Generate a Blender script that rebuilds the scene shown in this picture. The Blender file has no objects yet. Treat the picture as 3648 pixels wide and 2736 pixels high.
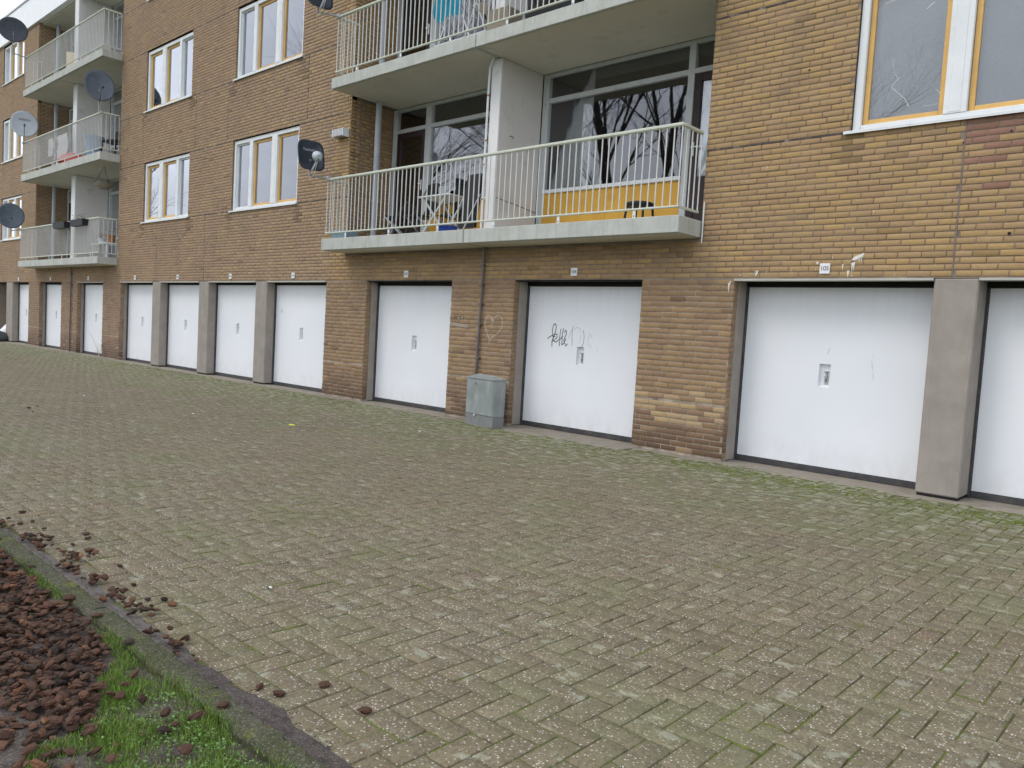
import bpy, math, random
import numpy as np
from mathutils import Vector, Matrix
rnd = random.Random(7)
rng = np.random.default_rng(11)
sc = bpy.context.scene
col = bpy.data.collections.new('Scene'); sc.collection.children.link(col)

# ------------------------------------------------------------------ camera
FPX, YAW, PITCH, ROLL = 2784.1, -0.7443, -0.0646, 0.0586
CAM = Vector((4.297, -8.241, 1.342))
cd = bpy.data.cameras.new('camera'); cam = bpy.data.objects.new('camera', cd); col.objects.link(cam)
cd.sensor_width = 36.0; cd.lens = 36.0 * FPX / 3648.0; cd.clip_end = 900; cd.clip_start = 0.05
fw = Vector((math.sin(YAW) * math.cos(PITCH), math.cos(YAW) * math.cos(PITCH), math.sin(PITCH)))
r0 = Vector((math.cos(YAW), -math.sin(YAW), 0)); u0 = r0.cross(fw)
rt = r0 * math.cos(ROLL) + u0 * math.sin(ROLL); up = u0 * math.cos(ROLL) - r0 * math.sin(ROLL)
cam.matrix_world = Matrix(((rt.x, up.x, -fw.x, CAM.x), (rt.y, up.y, -fw.y, CAM.y), (rt.z, up.z, -fw.z, CAM.z), (0, 0, 0, 1)))
sc.camera = cam

# ------------------------------------------------------------------ sky and sun (overcast)
SUN_EL, SUN_AZ = math.radians(48), math.radians(215)      # azimuth clockwise from +Y
wd = bpy.data.worlds.new('World'); sc.world = wd; wd.use_nodes = True
nt = wd.node_tree; nt.nodes.clear()
sky = nt.nodes.new('ShaderNodeTexSky'); sky.sky_type = 'NISHITA'; sky.sun_disc = False
sky.sun_elevation = SUN_EL; sky.sun_rotation = SUN_AZ; sky.dust_density = 4.0; sky.air_density = 1.2
tc = nt.nodes.new('ShaderNodeTexCoord'); nz = nt.nodes.new('ShaderNodeTexNoise')
nz.inputs['Scale'].default_value = 1.7; nz.inputs['Detail'].default_value = 5; nz.inputs['Roughness'].default_value = 0.6
mp = nt.nodes.new('ShaderNodeMapping'); mp.inputs['Scale'].default_value = (1, 1, 2.6)
cr = nt.nodes.new('ShaderNodeValToRGB')
cr.color_ramp.elements[0].position = 0.32; cr.color_ramp.elements[0].color = (5.0, 5.45, 6.3, 1)
cr.color_ramp.elements[1].position = 0.68; cr.color_ramp.elements[1].color = (9.3, 9.75, 10.7, 1)
mx = nt.nodes.new('ShaderNodeMixRGB'); mx.inputs[0].default_value = 0.88
bg = nt.nodes.new('ShaderNodeBackground'); bg.inputs['Strength'].default_value = 0.125
wo = nt.nodes.new('ShaderNodeOutputWorld')
L = nt.links.new
L(tc.outputs['Generated'], mp.inputs[0]); L(mp.outputs[0], nz.inputs['Vector']); L(nz.outputs['Fac'], cr.inputs[0])
L(sky.outputs[0], mx.inputs[1]); L(cr.outputs[0], mx.inputs[2]); L(mx.outputs[0], bg.inputs[0]); L(bg.outputs[0], wo.inputs[0])
sl = bpy.data.lights.new('sun', 'SUN'); sl.energy = 0.7; sl.angle = math.radians(22); sl.color = (1.0, 0.96, 0.9)
so = bpy.data.objects.new('sun', sl); col.objects.link(so)
sd = Vector((math.sin(SUN_AZ) * math.cos(SUN_EL), math.cos(SUN_AZ) * math.cos(SUN_EL), math.sin(SUN_EL)))
so.rotation_euler = sd.to_track_quat('Z', 'Y').to_euler(); so.location = sd * 60
sc.view_settings.view_transform = 'Standard'; sc.view_settings.look = 'None'
sc.view_settings.exposure = 0.66; sc.view_settings.gamma = 1.0; sc.view_settings.use_curve_mapping = False

# ------------------------------------------------------------------ materials
class NT:
    def __init__(s, name, rough=0.8, spec=0.3):
        s.m = bpy.data.materials.new(name); s.m.use_nodes = True; s.t = s.m.node_tree
        s.b = s.t.nodes['Principled BSDF']; s.b.inputs['Roughness'].default_value = rough
        s.b.inputs['Specular IOR Level'].default_value = spec
        s.pos = s.n('ShaderNodeNewGeometry').outputs['Position']
    def n(s, ty, **kw):
        nd = s.t.nodes.new(ty)
        for k, v in kw.items():
            if k[0].isupper(): nd.inputs[k].default_value = v
            else: setattr(nd, k, v)
        return nd
    def link(s, a, b): s.t.links.new(a, b)
    def noise(s, scale, detail=4, rough=0.55, vec=None, sc3=None, dist=0.0):
        n = s.n('ShaderNodeTexNoise', Scale=scale, Detail=detail, Roughness=rough, Distortion=dist)
        v = vec if vec is not None else s.pos
        if sc3:
            m = s.n('ShaderNodeMapping'); m.inputs['Scale'].default_value = sc3; s.link(v, m.inputs[0]); v = m.outputs[0]
        s.link(v, n.inputs['Vector']); return n.outputs['Fac']
    def ramp(s, f, a, b, ca=(0, 0, 0, 1), cb=(1, 1, 1, 1)):
        r = s.n('ShaderNodeValToRGB'); e = r.color_ramp.elements
        e[0].position = a; e[1].position = b; e[0].color = (*ca[:3], 1); e[1].color = (*cb[:3], 1)
        s.link(f, r.inputs[0]); return r.outputs[0]
    def mix(s, f, a, b, mode='MIX'):
        m = s.n('ShaderNodeMixRGB', blend_type=mode)
        for i, v in ((0, f), (1, a), (2, b)):
            if isinstance(v, (int, float)): m.inputs[i].default_value = v
            elif isinstance(v, tuple): m.inputs[i].default_value = (*v[:3], 1)
            else: s.link(v, m.inputs[i])
        return m.outputs[0]
    def math(s, op, a, b=0.0, clamp=False):
        m = s.n('ShaderNodeMath', operation=op, use_clamp=clamp)
        for i, v in ((0, a), (1, b)):
            if isinstance(v, (int, float)): m.inputs[i].default_value = v
            else: s.link(v, m.inputs[i])
        return m.outputs[0]
    def out(s, c, bump=None, bs=0.3, bd=0.002):
        if isinstance(c, tuple): s.b.inputs['Base Color'].default_value = (*c[:3], 1)
        else: s.link(c, s.b.inputs['Base Color'])
        if bump is not None:
            b = s.n('ShaderNodeBump', Strength=bs, Distance=bd); s.link(bump, b.inputs['Height']); s.link(b.outputs[0], s.b.inputs['Normal'])
        return s.m

def plain(name, c, rough=0.6, var=0.15, scale=6.0, spec=0.3, metal=0.0, dirt=None, dscale=3.0, dsc3=None, d0=.5, d1=.75, bump=True):
    t = NT(name, rough, spec); t.b.inputs['Metallic'].default_value = metal
    a = tuple(x * (1 - var) for x in c); b = tuple(min(1, x * (1 + var)) for x in c)
    o = t.ramp(t.noise(scale, 5), 0.3, 0.7, a, b)
    if dirt: o = t.mix(t.ramp(t.noise(dscale, 6, 0.65, sc3=dsc3), d0, d1), o, dirt)
    return t.out(o, t.noise(scale * 20, 3) if bump else None, 0.15, 0.001)

def brick_mat():
    t = NT('brick_clay', 0.85, 0.25)
    a = t.n('ShaderNodeAttribute', attribute_name='Col'); oi = t.n('ShaderNodeObjectInfo')
    c = t.mix(1.0, a.outputs['Color'], oi.outputs['Color'], 'MULTIPLY')
    c = t.mix(t.ramp(t.noise(22, 4, 0.6, sc3=(1, 1, 2.2)), 0.35, 0.7), c, t.mix(1.0, c, (0.86, 0.85, 0.84), 'MULTIPLY'))
    c = t.mix(t.ramp(t.noise(90, 3, 0.7), 0.3, 0.75), t.mix(1.0, c, (0.90, 0.89, 0.89), 'MULTIPLY'), t.mix(1.0, c, (1.09, 1.08, 1.06), 'MULTIPLY'))
    # soot and damp stains with their own shapes
    st = t.ramp(t.noise(1.1, 6, 0.62, sc3=(1, 1, 0.45)), 0.50, 0.72)
    c = t.mix(t.math('MULTIPLY', st, 0.42), c, (0.19, 0.14, 0.105))
    c = t.mix(t.math('MULTIPLY', t.ramp(t.noise(3.1, 5, 0.7), 0.60, 0.70), 0.35), c, (0.17, 0.13, 0.105))
    return t.out(c, t.noise(160, 3, 0.7), 0.35, 0.002)
M_BRICK = brick_mat()

def mortar_mat():
    t = NT('mortar_joint', 0.95, 0.1)
    c = t.ramp(t.noise(2.3, 6, 0.7, sc3=(1, 1, 2)), 0.42, 0.66, (0.185, 0.145, 0.112), (0.32, 0.255, 0.195))
    z = t.n('ShaderNodeSeparateXYZ'); t.link(t.pos, z.inputs[0])
    low = t.ramp(t.math('MULTIPLY', z.outputs['Z'], 0.2), 0.395, 0.435)
    pale = t.ramp(t.noise(5, 5, 0.65), 0.35, 0.62, (0.20, 0.155, 0.12), (0.42, 0.36, 0.28))
    return t.out(t.mix(low, pale, c), t.noise(200, 2), 0.4, 0.002)
M_MORTAR = mortar_mat()

def conc(name, c, stain=(0.16, 0.15, 0.12), amt=0.6, streak=(2.5, 2.5, 0.35)):
    t = NT(name, 0.88, 0.2)
    o = t.ramp(t.noise(4, 6, 0.6), 0.3, 0.7, tuple(x * .86 for x in c), tuple(x * 1.1 for x in c))
    o = t.mix(t.math('MULTIPLY', t.ramp(t.noise(3.0, 6, 0.7, sc3=streak), 0.5, 0.75), amt), o, stain)
    o = t.mix(t.math('MULTIPLY', t.ramp(t.noise(140, 2), 0.35, 0.7), 0.3), o, t.mix(1.0, o, (0.7, 0.69, 0.68), 'MULTIPLY'))
    return t.out(o, t.noise(90, 4, 0.7), 0.25, 0.002)
M_CONC = conc('pillar_concrete', (0.335, 0.30, 0.262), (0.22, 0.195, 0.165), 0.4)
M_SLAB = conc('balcony_concrete', (0.50, 0.51, 0.47), (0.27, 0.28, 0.20), 0.55, (5, 5, 0.5))
M_SOFFIT = plain('soffit_paint', (0.60, 0.575, 0.49), 0.8, 0.06, 1.5, dirt=(0.33, 0.31, 0.26), d0=.55, d1=.9, bump=False)
M_APRON = conc('apron_concrete', (0.28, 0.245, 0.20), (0.13, 0.13, 0.08), 0.8, (1.4, 1.4, 1))
def kerb_mat():
    t = NT('kerb_concrete', 0.92, 0.15)
    o = t.ramp(t.noise(9, 6, 0.65), 0.3, 0.7, (0.062, 0.060, 0.040), (0.10, 0.096, 0.066))
    o = t.mix(t.math('MULTIPLY', t.ramp(t.noise(3.6, 7, 0.7), 0.40, 0.60), 0.8), o, t.ramp(t.noise(14, 5), 0.3, 0.7, (0.040, 0.048, 0.018), (0.078, 0.088, 0.030)))
    o = t.mix(t.math('MULTIPLY', t.ramp(t.noise(8, 6, 0.7), 0.57, 0.64), 0.85), o, (0.14, 0.145, 0.022))
    o = t.mix(t.math('MULTIPLY', t.ramp(t.noise(13, 6, 0.75), 0.66, 0.70), 0.7), o, (0.33, 0.34, 0.30))
    v = t.n('ShaderNodeTexVoronoi', Scale=190.0); t.link(t.pos, v.inputs['Vector']); w = t.n('ShaderNodeSeparateColor'); t.link(v.outputs['Color'], w.inputs[0])
    o = t.mix(t.math('MULTIPLY', t.ramp(w.outputs[0], 0.7, 0.85), 0.35), o, (0.26, 0.25, 0.21))
    o = t.mix(t.math('MULTIPLY', t.ramp(w.outputs[1], 0.6, 0.8), 0.5), o, (0.04, 0.042, 0.025))
    return t.out(o, t.noise(120, 5, 0.75), 0.9, 0.004)
M_KERB = kerb_mat()

def door_mat():
    t = NT('garage_door_white', 0.42, 0.4)
    o = t.ramp(t.noise(0.8, 3), 0.3, 0.7, (0.77, 0.79, 0.82), (0.82, 0.835, 0.86))
    z = t.n('ShaderNodeSeparateXYZ'); t.link(t.pos, z.inputs[0])
    top = t.ramp(t.math('MULTIPLY', z.outputs['Z'], 0.4), 0.62, 0.83)
    s1 = t.math('MULTIPLY', t.ramp(t.noise(2.0, 6, 0.7, sc3=(6, 6, 0.25)), 0.42, 0.75), top)
    o = t.mix(t.math('MULTIPLY', s1, 0.22), o, (0.50, 0.50, 0.46))
    bot = t.ramp(t.math('MULTIPLY', z.outputs['Z'], 1.0), 0.06, 0.42, (1, 1, 1), (0, 0, 0))
    s2 = t.math('MULTIPLY', t.ramp(t.noise(6.0, 6, 0.7, sc3=(1, 1, 0.6)), 0.36, 0.7), bot)
    o = t.mix(t.math('MULTIPLY', s2, 0.4), o, (0.50, 0.49, 0.43))
    o = t.mix(t.math('MULTIPLY', t.ramp(t.noise(38, 2, 0.5), 0.76, 0.80), 0.4), o, (0.42, 0.40, 0.36))
    return t.out(o, t.noise(3, 3), 0.08, 0.003)
M_DOOR = door_mat()
M_WHITE = plain('white_paint', (0.74, 0.76, 0.76), 0.5, 0.05, 5, dirt=(0.40, 0.39, 0.34), dscale=9, dsc3=(1, 1, .5), d0=.6, d1=.85)
M_PART = plain('partition_plaster', (0.66, 0.63, 0.60), 0.85, 0.05, 2, dirt=(0.42, 0.40, 0.36), dscale=3.3, d0=.58, d1=.85)
M_PARTL = plain('partition_edge_white', (0.74, 0.73, 0.72), 0.6, 0.05, 2, dirt=(0.45, 0.42, 0.38), dscale=6, d0=.6, d1=.85)
M_FRAME = plain('grey_white_frame', (0.52, 0.54, 0.54), 0.5, 0.05, 4, dirt=(0.33, 0.33, 0.31), dscale=5, d0=.55, d1=.85)
M_ORANGE = plain('orange_sash_paint', (0.66, 0.40, 0.13), 0.5, 0.10, 6, dirt=(0.42, 0.24, 0.10), dscale=12, d0=.6, d1=.85)
M_YELLOW = plain('yellow_panel', (0.64, 0.36, 0.055), 0.55, 0.05, 3, dirt=(0.52, 0.29, 0.06), dscale=4)
M_RAIL = plain('rail_paint', (0.56, 0.59, 0.49), 0.45, 0.06, 8, dirt=(0.36, 0.38, 0.24), dscale=14, d0=.6, d1=.85)
M_BALUS = plain('baluster_paint', (0.63, 0.63, 0.60), 0.5, 0.05, 8)
M_DARK = plain('dark_brown_frame', (0.035, 0.022, 0.022), 0.45, 0.2)
M_BLACK = plain('black_plastic', (0.018, 0.018, 0.02), 0.5, 0.2)
M_DGREY = plain('dark_grey_steel', (0.055, 0.055, 0.058), 0.55, 0.2, dirt=(0.10, 0.09, 0.07), dscale=12)
M_STEEL = plain('galvanised_steel', (0.42, 0.43, 0.44), 0.45, 0.12, metal=0.4, dirt=(0.25, 0.2, 0.15), dscale=14, d0=.62, d1=.8)
M_LINT = plain('lintel_strip', (0.46, 0.45, 0.40), 0.6, 0.1)
M_PIPE = plain('grey_downpipe', (0.40, 0.42, 0.45), 0.5, 0.08, 3)
M_CONDUIT = plain('old_steel_pipe', (0.16, 0.155, 0.15), 0.55, 0.2, 10, metal=.3, dirt=(0.17, 0.07, 0.04), dscale=7, d0=.55, d1=.75)
M_DARKGAP = plain('dark_gap', (0.02, 0.019, 0.018), 0.9, 0.2)  # near-black for gaps and holes, standing in for the shade inside them
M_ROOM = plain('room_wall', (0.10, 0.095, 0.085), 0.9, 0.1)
M_CURT = plain('net_curtain', (0.84, 0.84, 0.83), 0.9, 0.05)
M_CURTB = plain('beige_curtain', (0.62, 0.58, 0.50), 0.9, 0.08)
M_BLINDW = plain('pale_grey_blind', (0.40, 0.41, 0.40), 0.8, 0.06, 30)
M_BLIND = plain('grey_blind', (0.20, 0.21, 0.21), 0.8, 0.05, 30)
M_FASC = plain('fascia_white', (0.86, 0.87, 0.88), 0.5, 0.04)
M_SEAL = plain('joint_seal', (0.075, 0.065, 0.06), 0.8, 0.4, 20, dirt=(0.26, 0.24, 0.21), dscale=5, d0=.52, d1=.62)
M_SEAL2 = plain('joint_seal_pale', (0.20, 0.165, 0.15), 0.8, 0.2, 20)
M_DISH = plain('dish_anthracite', (0.035, 0.042, 0.055), 0.4, 0.15)
M_DISHG = plain('dish_grey', (0.10, 0.12, 0.15), 0.4, 0.15)
M_DISHW = plain('dish_pale_grey', (0.50, 0.54, 0.57), 0.4, 0.08)
M_PLATE = plain('plate_enamel', (0.78, 0.79, 0.80), 0.3, 0.03, bump=False)
M_INK = plain('plate_black', (0.02, 0.02, 0.025), 0.4, 0.1, bump=False)
M_DROP = plain('bird_dropping', (0.72, 0.68, 0.60), 0.8, 0.1, 30)
M_CHALK = plain('chalk_line', (0.55, 0.48, 0.38), 0.9, 0.2, 30)
M_GRAF = plain('marker_ink', (0.17, 0.22, 0.21), 0.6, 0.4, 30)
M_GRAF2 = plain('faded_marker_ink', (0.50, 0.55, 0.54), 0.6, 0.2, 30)
M_CAB = plain('cabinet_zinc_green', (0.245, 0.268, 0.258), 0.5, 0.12, 4, dirt=(0.36, 0.385, 0.375), dscale=5, dsc3=(1, 1, .4), d0=.45, d1=.7)
M_CABB = plain('cabinet_base_grey', (0.205, 0.212, 0.204), 0.7, 0.12, 6, dirt=(0.22, 0.19, 0.16), dscale=6)
M_TEAL = plain('turquoise_cloth', (0.02, 0.28, 0.40), 0.9, 0.15)
M_BLUE = plain('blue_plastic', (0.03, 0.07, 0.32), 0.5, 0.1)
M_LBLUE = plain('pale_blue_plastic', (0.24, 0.33, 0.50), 0.5, 0.1)
M_GBLUE = plain('grey_blue_plastic', (0.20, 0.29, 0.34), 0.5, 0.1)
M_RED = plain('red_plastic', (0.55, 0.10, 0.09), 0.5, 0.1)
M_CARD = plain('cardboard', (0.28, 0.24, 0.18), 0.9, 0.1)
M_CREAM = plain('cream_sheet', (0.55, 0.46, 0.25), 0.7, 0.1)
M_CLOTHW = plain('white_laundry', (0.66, 0.65, 0.65), 0.9, 0.05)
M_LEAFG = plain('green_leaf', (0.12, 0.17, 0.05), 0.6, 0.4, 30)
M_BARK = plain('tree_bark', (0.055, 0.048, 0.04), 0.95, 0.3, 9)
M_BAG = plain('grey_bin_bag', (0.07, 0.085, 0.085), 0.4, 0.2)
M_YTAPE = plain('fluorescent_yellow', (0.75, 0.85, 0.05), 0.5, 0.02, bump=False)
M_TERR = plain('terracotta', (0.38, 0.20, 0.10), 0.8, 0.1)

def glass_mat(name, base, tint=(0.9, 0.93, 0.95)):
    t = NT(name); n = t.t; n.nodes.remove(t.b)
    tr = t.n('ShaderNodeBsdfTransparent'); tr.inputs[0].default_value = (*tint, 1)
    gl = t.n('ShaderNodeBsdfGlossy', Roughness=0.015); gl.inputs[0].default_value = (0.93, 0.95, 1.0, 1)
    bp = t.n('ShaderNodeBump', Strength=0.025, Distance=0.02); t.link(t.noise(1.6, 2), bp.inputs['Height']); t.link(bp.outputs[0], gl.inputs['Normal'])
    fr = t.n('ShaderNodeFresnel', IOR=1.5)
    f = t.math('ADD', t.math('MULTIPLY', fr.outputs[0], 3.6), base, True)
    mxs = t.n('ShaderNodeMixShader'); t.link(f, mxs.inputs[0]); t.link(tr.outputs[0], mxs.inputs[1]); t.link(gl.outputs[0], mxs.inputs[2])
    t.link(mxs.outputs[0], n.nodes['Material Output'].inputs[0]); return t.m
M_GLASS = glass_mat('window_glass', -0.01, (.97, .98, .98)); M_GLASSB = glass_mat('window_glass_back', -2.0, (.97, .98, .98))

def paver_mat():
    t = NT('concrete_paver', 0.9, 0.2)
    a = t.n('ShaderNodeAttribute', attribute_name='Col'); oi = t.n('ShaderNodeObjectInfo')
    c = t.mix(1.0, a.outputs['Color'], oi.outputs['Color'], 'MULTIPLY')
    c = t.mix(t.ramp(t.noise(1.3, 6, 0.6), 0.35, 0.68), c, t.mix(1.0, c, (0.88, 0.84, 0.80), 'MULTIPLY'))
    # exposed aggregate: pale grit and dark pits
    v = t.n('ShaderNodeTexVoronoi', Scale=105.0); t.link(t.pos, v.inputs['Vector'])
    wn = t.n('ShaderNodeSeparateColor'); t.link(v.outputs['Color'], wn.inputs[0])
    c = t.mix(t.math('MULTIPLY', t.ramp(wn.outputs[0], 0.66, 0.80), t.ramp(v.outputs['Distance'], 0.25, 0.45, (1, 1, 1), (0, 0, 0))), c, (0.56, 0.52, 0.46))
    c = t.mix(t.math('MULTIPLY', t.ramp(wn.outputs[1], 0.55, 0.75), 0.5), c, (0.09, 0.078, 0.058))
    # green algae: denser towards the wall and in drifting patches
    y = t.n('ShaderNodeSeparateXYZ'); t.link(t.pos, y.inputs[0])
    near = t.ramp(t.math('MULTIPLY', t.math('ADD', y.outputs['Y'], 4.2), 0.25), 0.25, 0.95)
    pat = t.ramp(t.math('ADD', t.noise(1.1, 7, 0.68), t.math('MULTIPLY', near, 0.20)), 0.50, 0.72)
    c = t.mix(t.math('MULTIPLY', pat, 0.55), c, t.ramp(t.noise(9, 4), 0.35, 0.7, (0.115, 0.130, 0.048), (0.20, 0.220, 0.115)))
    # pale lichen blotches
    lich = t.ramp(t.math('ADD', t.noise(7.5, 5, 0.6, sc3=(1, 1.3, 1)), t.math('MULTIPLY', near, 0.10)), 0.595, 0.655)
    c = t.mix(t.math('MULTIPLY', lich, 0.55), c, (0.35, 0.355, 0.27))
    c = t.mix(t.math('MULTIPLY', t.ramp(t.noise(26, 4, 0.7), 0.56, 0.70), 0.30), c, (0.14, 0.155, 0.05))
    return t.out(c, t.noise(260, 3, 0.7), 0.5, 0.002)
M_PAVER = paver_mat()

def joint_mat():
    t = NT('mossy_joint', 0.95, 0.1)
    c = t.ramp(t.noise(3.5, 7, 0.7), 0.42, 0.60, (0.085, 0.072, 0.046), (0.130, 0.175, 0.026))
    return t.out(c, t.noise(120, 3), 0.5, 0.004)
M_JOINT = joint_mat()

def soil_mat(name, a, b, sp=0.75):
    t = NT(name, 0.95, 0.1)
    c = t.ramp(t.noise(11, 6, 0.7), 0.3, 0.7, a, b)
    v = t.n('ShaderNodeTexVoronoi', Scale=170.0); t.link(t.pos, v.inputs['Vector'])
    w = t.n('ShaderNodeSeparateColor'); t.link(v.outputs['Color'], w.inputs[0])
    c = t.mix(t.math('MULTIPLY', t.ramp(w.outputs[0], sp + .08, sp + .18), 0.5), c, (0.24, 0.215, 0.195))
    return t.out(c, t.noise(70, 5, 0.7), 0.8, 0.012)
M_SOIL = soil_mat('bed_soil', (0.048, 0.039, 0.033), (0.15, 0.127, 0.112))
def gutter_mat():
    t = NT('gutter_dirt', 0.95, 0.1)
    x = t.n('ShaderNodeSeparateXYZ'); t.link(t.pos, x.inputs[0])
    wet = t.ramp(t.math('ADD', t.math('MULTIPLY', x.outputs['X'], 0.25), t.math('MULTIPLY', t.noise(5, 5, 0.7), 0.25)), 0.40, 0.52)
    dry = t.ramp(t.noise(12, 6, 0.7), 0.3, 0.7, (0.125, 0.108, 0.098), (0.20, 0.180, 0.165)); dark = t.ramp(t.noise(14, 6, 0.7), 0.3, 0.7, (0.060, 0.049, 0.046), (0.135, 0.115, 0.105))
    c = t.mix(wet, dry, dark)
    c = t.mix(t.math('MULTIPLY', t.ramp(t.noise(30, 5, 0.7), 0.52, 0.66), 0.6), c, (0.05, 0.04, 0.034))
    v = t.n('ShaderNodeTexVoronoi', Scale=200.0); t.link(t.pos, v.inputs['Vector']); w = t.n('ShaderNodeSeparateColor'); t.link(v.outputs['Color'], w.inputs[0])
    c = t.mix(t.math('MULTIPLY', t.ramp(w.outputs[0], 0.75, 0.9), 0.45), c, (0.26, 0.235, 0.21))
    return t.out(c, t.noise(90, 5, 0.75), 0.9, 0.008)
M_DIRT = gutter_mat()
M_LAWN = plain('far_lawn', (0.05, 0.08, 0.025), 0.95, 0.4, 3)
M_CHIP = None
def chip_mat():
    t = NT('bark_chip', 0.85, 0.25)
    oi = t.n('ShaderNodeObjectInfo'); a = t.n('ShaderNodeAttribute', attribute_name='Col')
    c = t.mix(1.0, a.outputs['Color'], oi.outputs['Color'], 'MULTIPLY')
    c = t.mix(t.ramp(t.noise(60, 4, 0.7), 0.35, 0.7), c, t.mix(1.0, c, (0.6, 0.55, 0.52), 'MULTIPLY'))
    return t.out(c, t.noise(150, 4, 0.7), 0.6, 0.004)
M_CHIP = chip_mat()
def grass_mat():
    t = NT('grass_blade', 0.6, 0.3); a = t.n('ShaderNodeAttribute', attribute_name='Col')
    t.link(a.outputs['Color'], t.b.inputs['Base Color']); return t.m
M_GRASS = grass_mat()
def moss_mat():
    t = NT('kerb_moss', 0.95, 0.1)
    return t.out(t.ramp(t.noise(30, 5, 0.7), 0.3, 0.7, (0.07, 0.085, 0.022), (0.155, 0.185, 0.04)), t.noise(200, 3), 0.8, 0.006)
M_MOSS = moss_mat()

# ------------------------------------------------------------------ mesh helpers
def link(o, parent=None, loc=None):
    col.objects.link(o)
    if parent: o.parent = parent
    if loc is not None: o.location = loc
    return o
def tag(o, label=None, cat=None, group=None, kind=None):
    if label: o['label'] = label
    if cat: o['category'] = cat
    if group: o['group'] = group
    if kind: o['kind'] = kind
    return o
def empty(name, loc=(0, 0, 0), rz=0.0, label=None, cat=None, group=None):
    o = bpy.data.objects.new(name, None); link(o, None, loc); o.rotation_euler = (0, 0, rz); o.empty_display_size = .2
    return tag(o, label, cat, group)

class MB:
    """collects shapes; build() links them as one mesh object"""
    def __init__(s): s.v = []; s.f = []; s.mi = []; s.mats = []; s.sm = []
    def m(s, mat):
        if mat not in s.mats: s.mats.append(mat)
        return s.mats.index(mat)
    def add(s, vs, fs, mat, smooth=False):
        b = len(s.v); s.v += [tuple(v) for v in vs]; k = s.m(mat)
        for f in fs: s.f.append([i + b for i in f]); s.mi.append(k); s.sm.append(smooth)
    def box(s, x0, x1, y0, y1, z0, z1, mat, bev=0.0, M=None):
        if bev > 0:
            b = bev; v = []
            for z, i in ((z0, b), (z0 + b, 0), (z1 - b, 0), (z1, b)):
                for (x, y) in ((x0 + b if 1 else 0, y0 + i), (x1 - b, y0 + i), (x1 - i, y0 + b), (x1 - i, y1 - b), (x1 - b, y1 - i), (x0 + b, y1 - i), (x0 + i, y1 - b), (x0 + i, y0 + b)):
                    v.append((x, y, z))
            f = [list(range(7, -1, -1)), list(range(24, 32))]
            for k in range(3):
                for j in range(8): f.append([k * 8 + j, k * 8 + (j + 1) % 8, k * 8 + 8 + (j + 1) % 8, k * 8 + 8 + j])
        else:
            v = [(x0, y0, z0), (x1, y0, z0), (x1, y1, z0), (x0, y1, z0), (x0, y0, z1), (x1, y0, z1), (x1, y1, z1), (x0, y1, z1)]
            f = [[3, 2, 1, 0], [4, 5, 6, 7], [0, 1, 5, 4], [1, 2, 6, 5], [2, 3, 7, 6], [3, 0, 4, 7]]
        if M is not None: v = [tuple(M @ Vector(p)) for p in v]
        s.add(v, f, mat); return s
    def tube(s, pts, r, mat, n=8, cap=True, smooth=True):
        pts = [Vector(p) for p in pts]; rs = r if isinstance(r, (list, tuple)) else [r] * len(pts); vs = []; fs = []
        pa = None
        for i, p in enumerate(pts):
            d = (pts[min(i + 1, len(pts) - 1)] - pts[max(i - 1, 0)]).normalized()
            if pa is None: pa = d.orthogonal().normalized()
            pa = (pa - d * pa.dot(d)).normalized(); q = d.cross(pa)
            for k in range(n):
                a = 2 * math.pi * k / n; vs.append(p + (pa * math.cos(a) + q * math.sin(a)) * rs[i])
        for i in range(len(pts) - 1):
            for k in range(n): fs.append([i * n + k, i * n + (k + 1) % n, (i + 1) * n + (k + 1) % n, (i + 1) * n + k])
        s.add(vs, fs, mat, smooth)
        if cap: s.add(vs[:n], [list(range(n - 1, -1, -1))], mat); s.add(vs[-n:], [list(range(n))], mat)
        return s
    def bar(s, a, b, w, h, mat):
        a = Vector(a); b = Vector(b); d = (b - a).normalized(); u = Vector((0, 0, 1)) if abs(d.z) < .9 else Vector((1, 0, 0))
        p = d.cross(u).normalized() * w / 2; q = p.cross(d).normalized() * h / 2
        v = [a - p - q, a + p - q, a + p + q, a - p + q, b - p - q, b + p - q, b + p + q, b - p + q]
        s.add(v, [[3, 2, 1, 0], [4, 5, 6, 7], [0, 1, 5, 4], [1, 2, 6, 5], [2, 3, 7, 6], [3, 0, 4, 7]], mat); return s
    def ribbon(s, pts, w, y, mat, y2=None):
        """flat stroke in the X-Z plane at depth y (print or paint, 1 mm thick)"""
        for (x0, z0), (x1, z1) in zip(pts[:-1], pts[1:]):
            d = Vector((x1 - x0, z1 - z0)); l = d.length or 1e-4; n = Vector((-d.y, d.x)) / l * w / 2; e = d / l * w * .3
            q = [(x0 - e.x + n.x, z0 - e.y + n.y), (x0 - e.x - n.x, z0 - e.y - n.y), (x1 + e.x - n.x, z1 + e.y - n.y), (x1 + e.x + n.x, z1 + e.y + n.y)]
            s.add([(a, y, b) for a, b in q], [[0, 1, 2, 3]], mat)
        return s
    def build(s, name, parent=None, loc=None, kind=None):
        me = bpy.data.meshes.new(name); me.from_pydata(s.v, [], s.f)
        for m in s.mats: me.materials.append(m)
        me.polygons.foreach_set('material_index', s.mi); me.polygons.foreach_set('use_smooth', s.sm); me.update()
        o = bpy.data.objects.new(name, me); link(o, parent, loc)
        if kind: o['kind'] = kind
        return o
def copy_tree(o, loc=None, parent=None):
    c = o.copy(); col.objects.link(c)
    if parent: c.parent = parent
    if loc is not None: c.location = loc
    for ch in list(o.children): copy_tree(ch, None, c)
    return c

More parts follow.
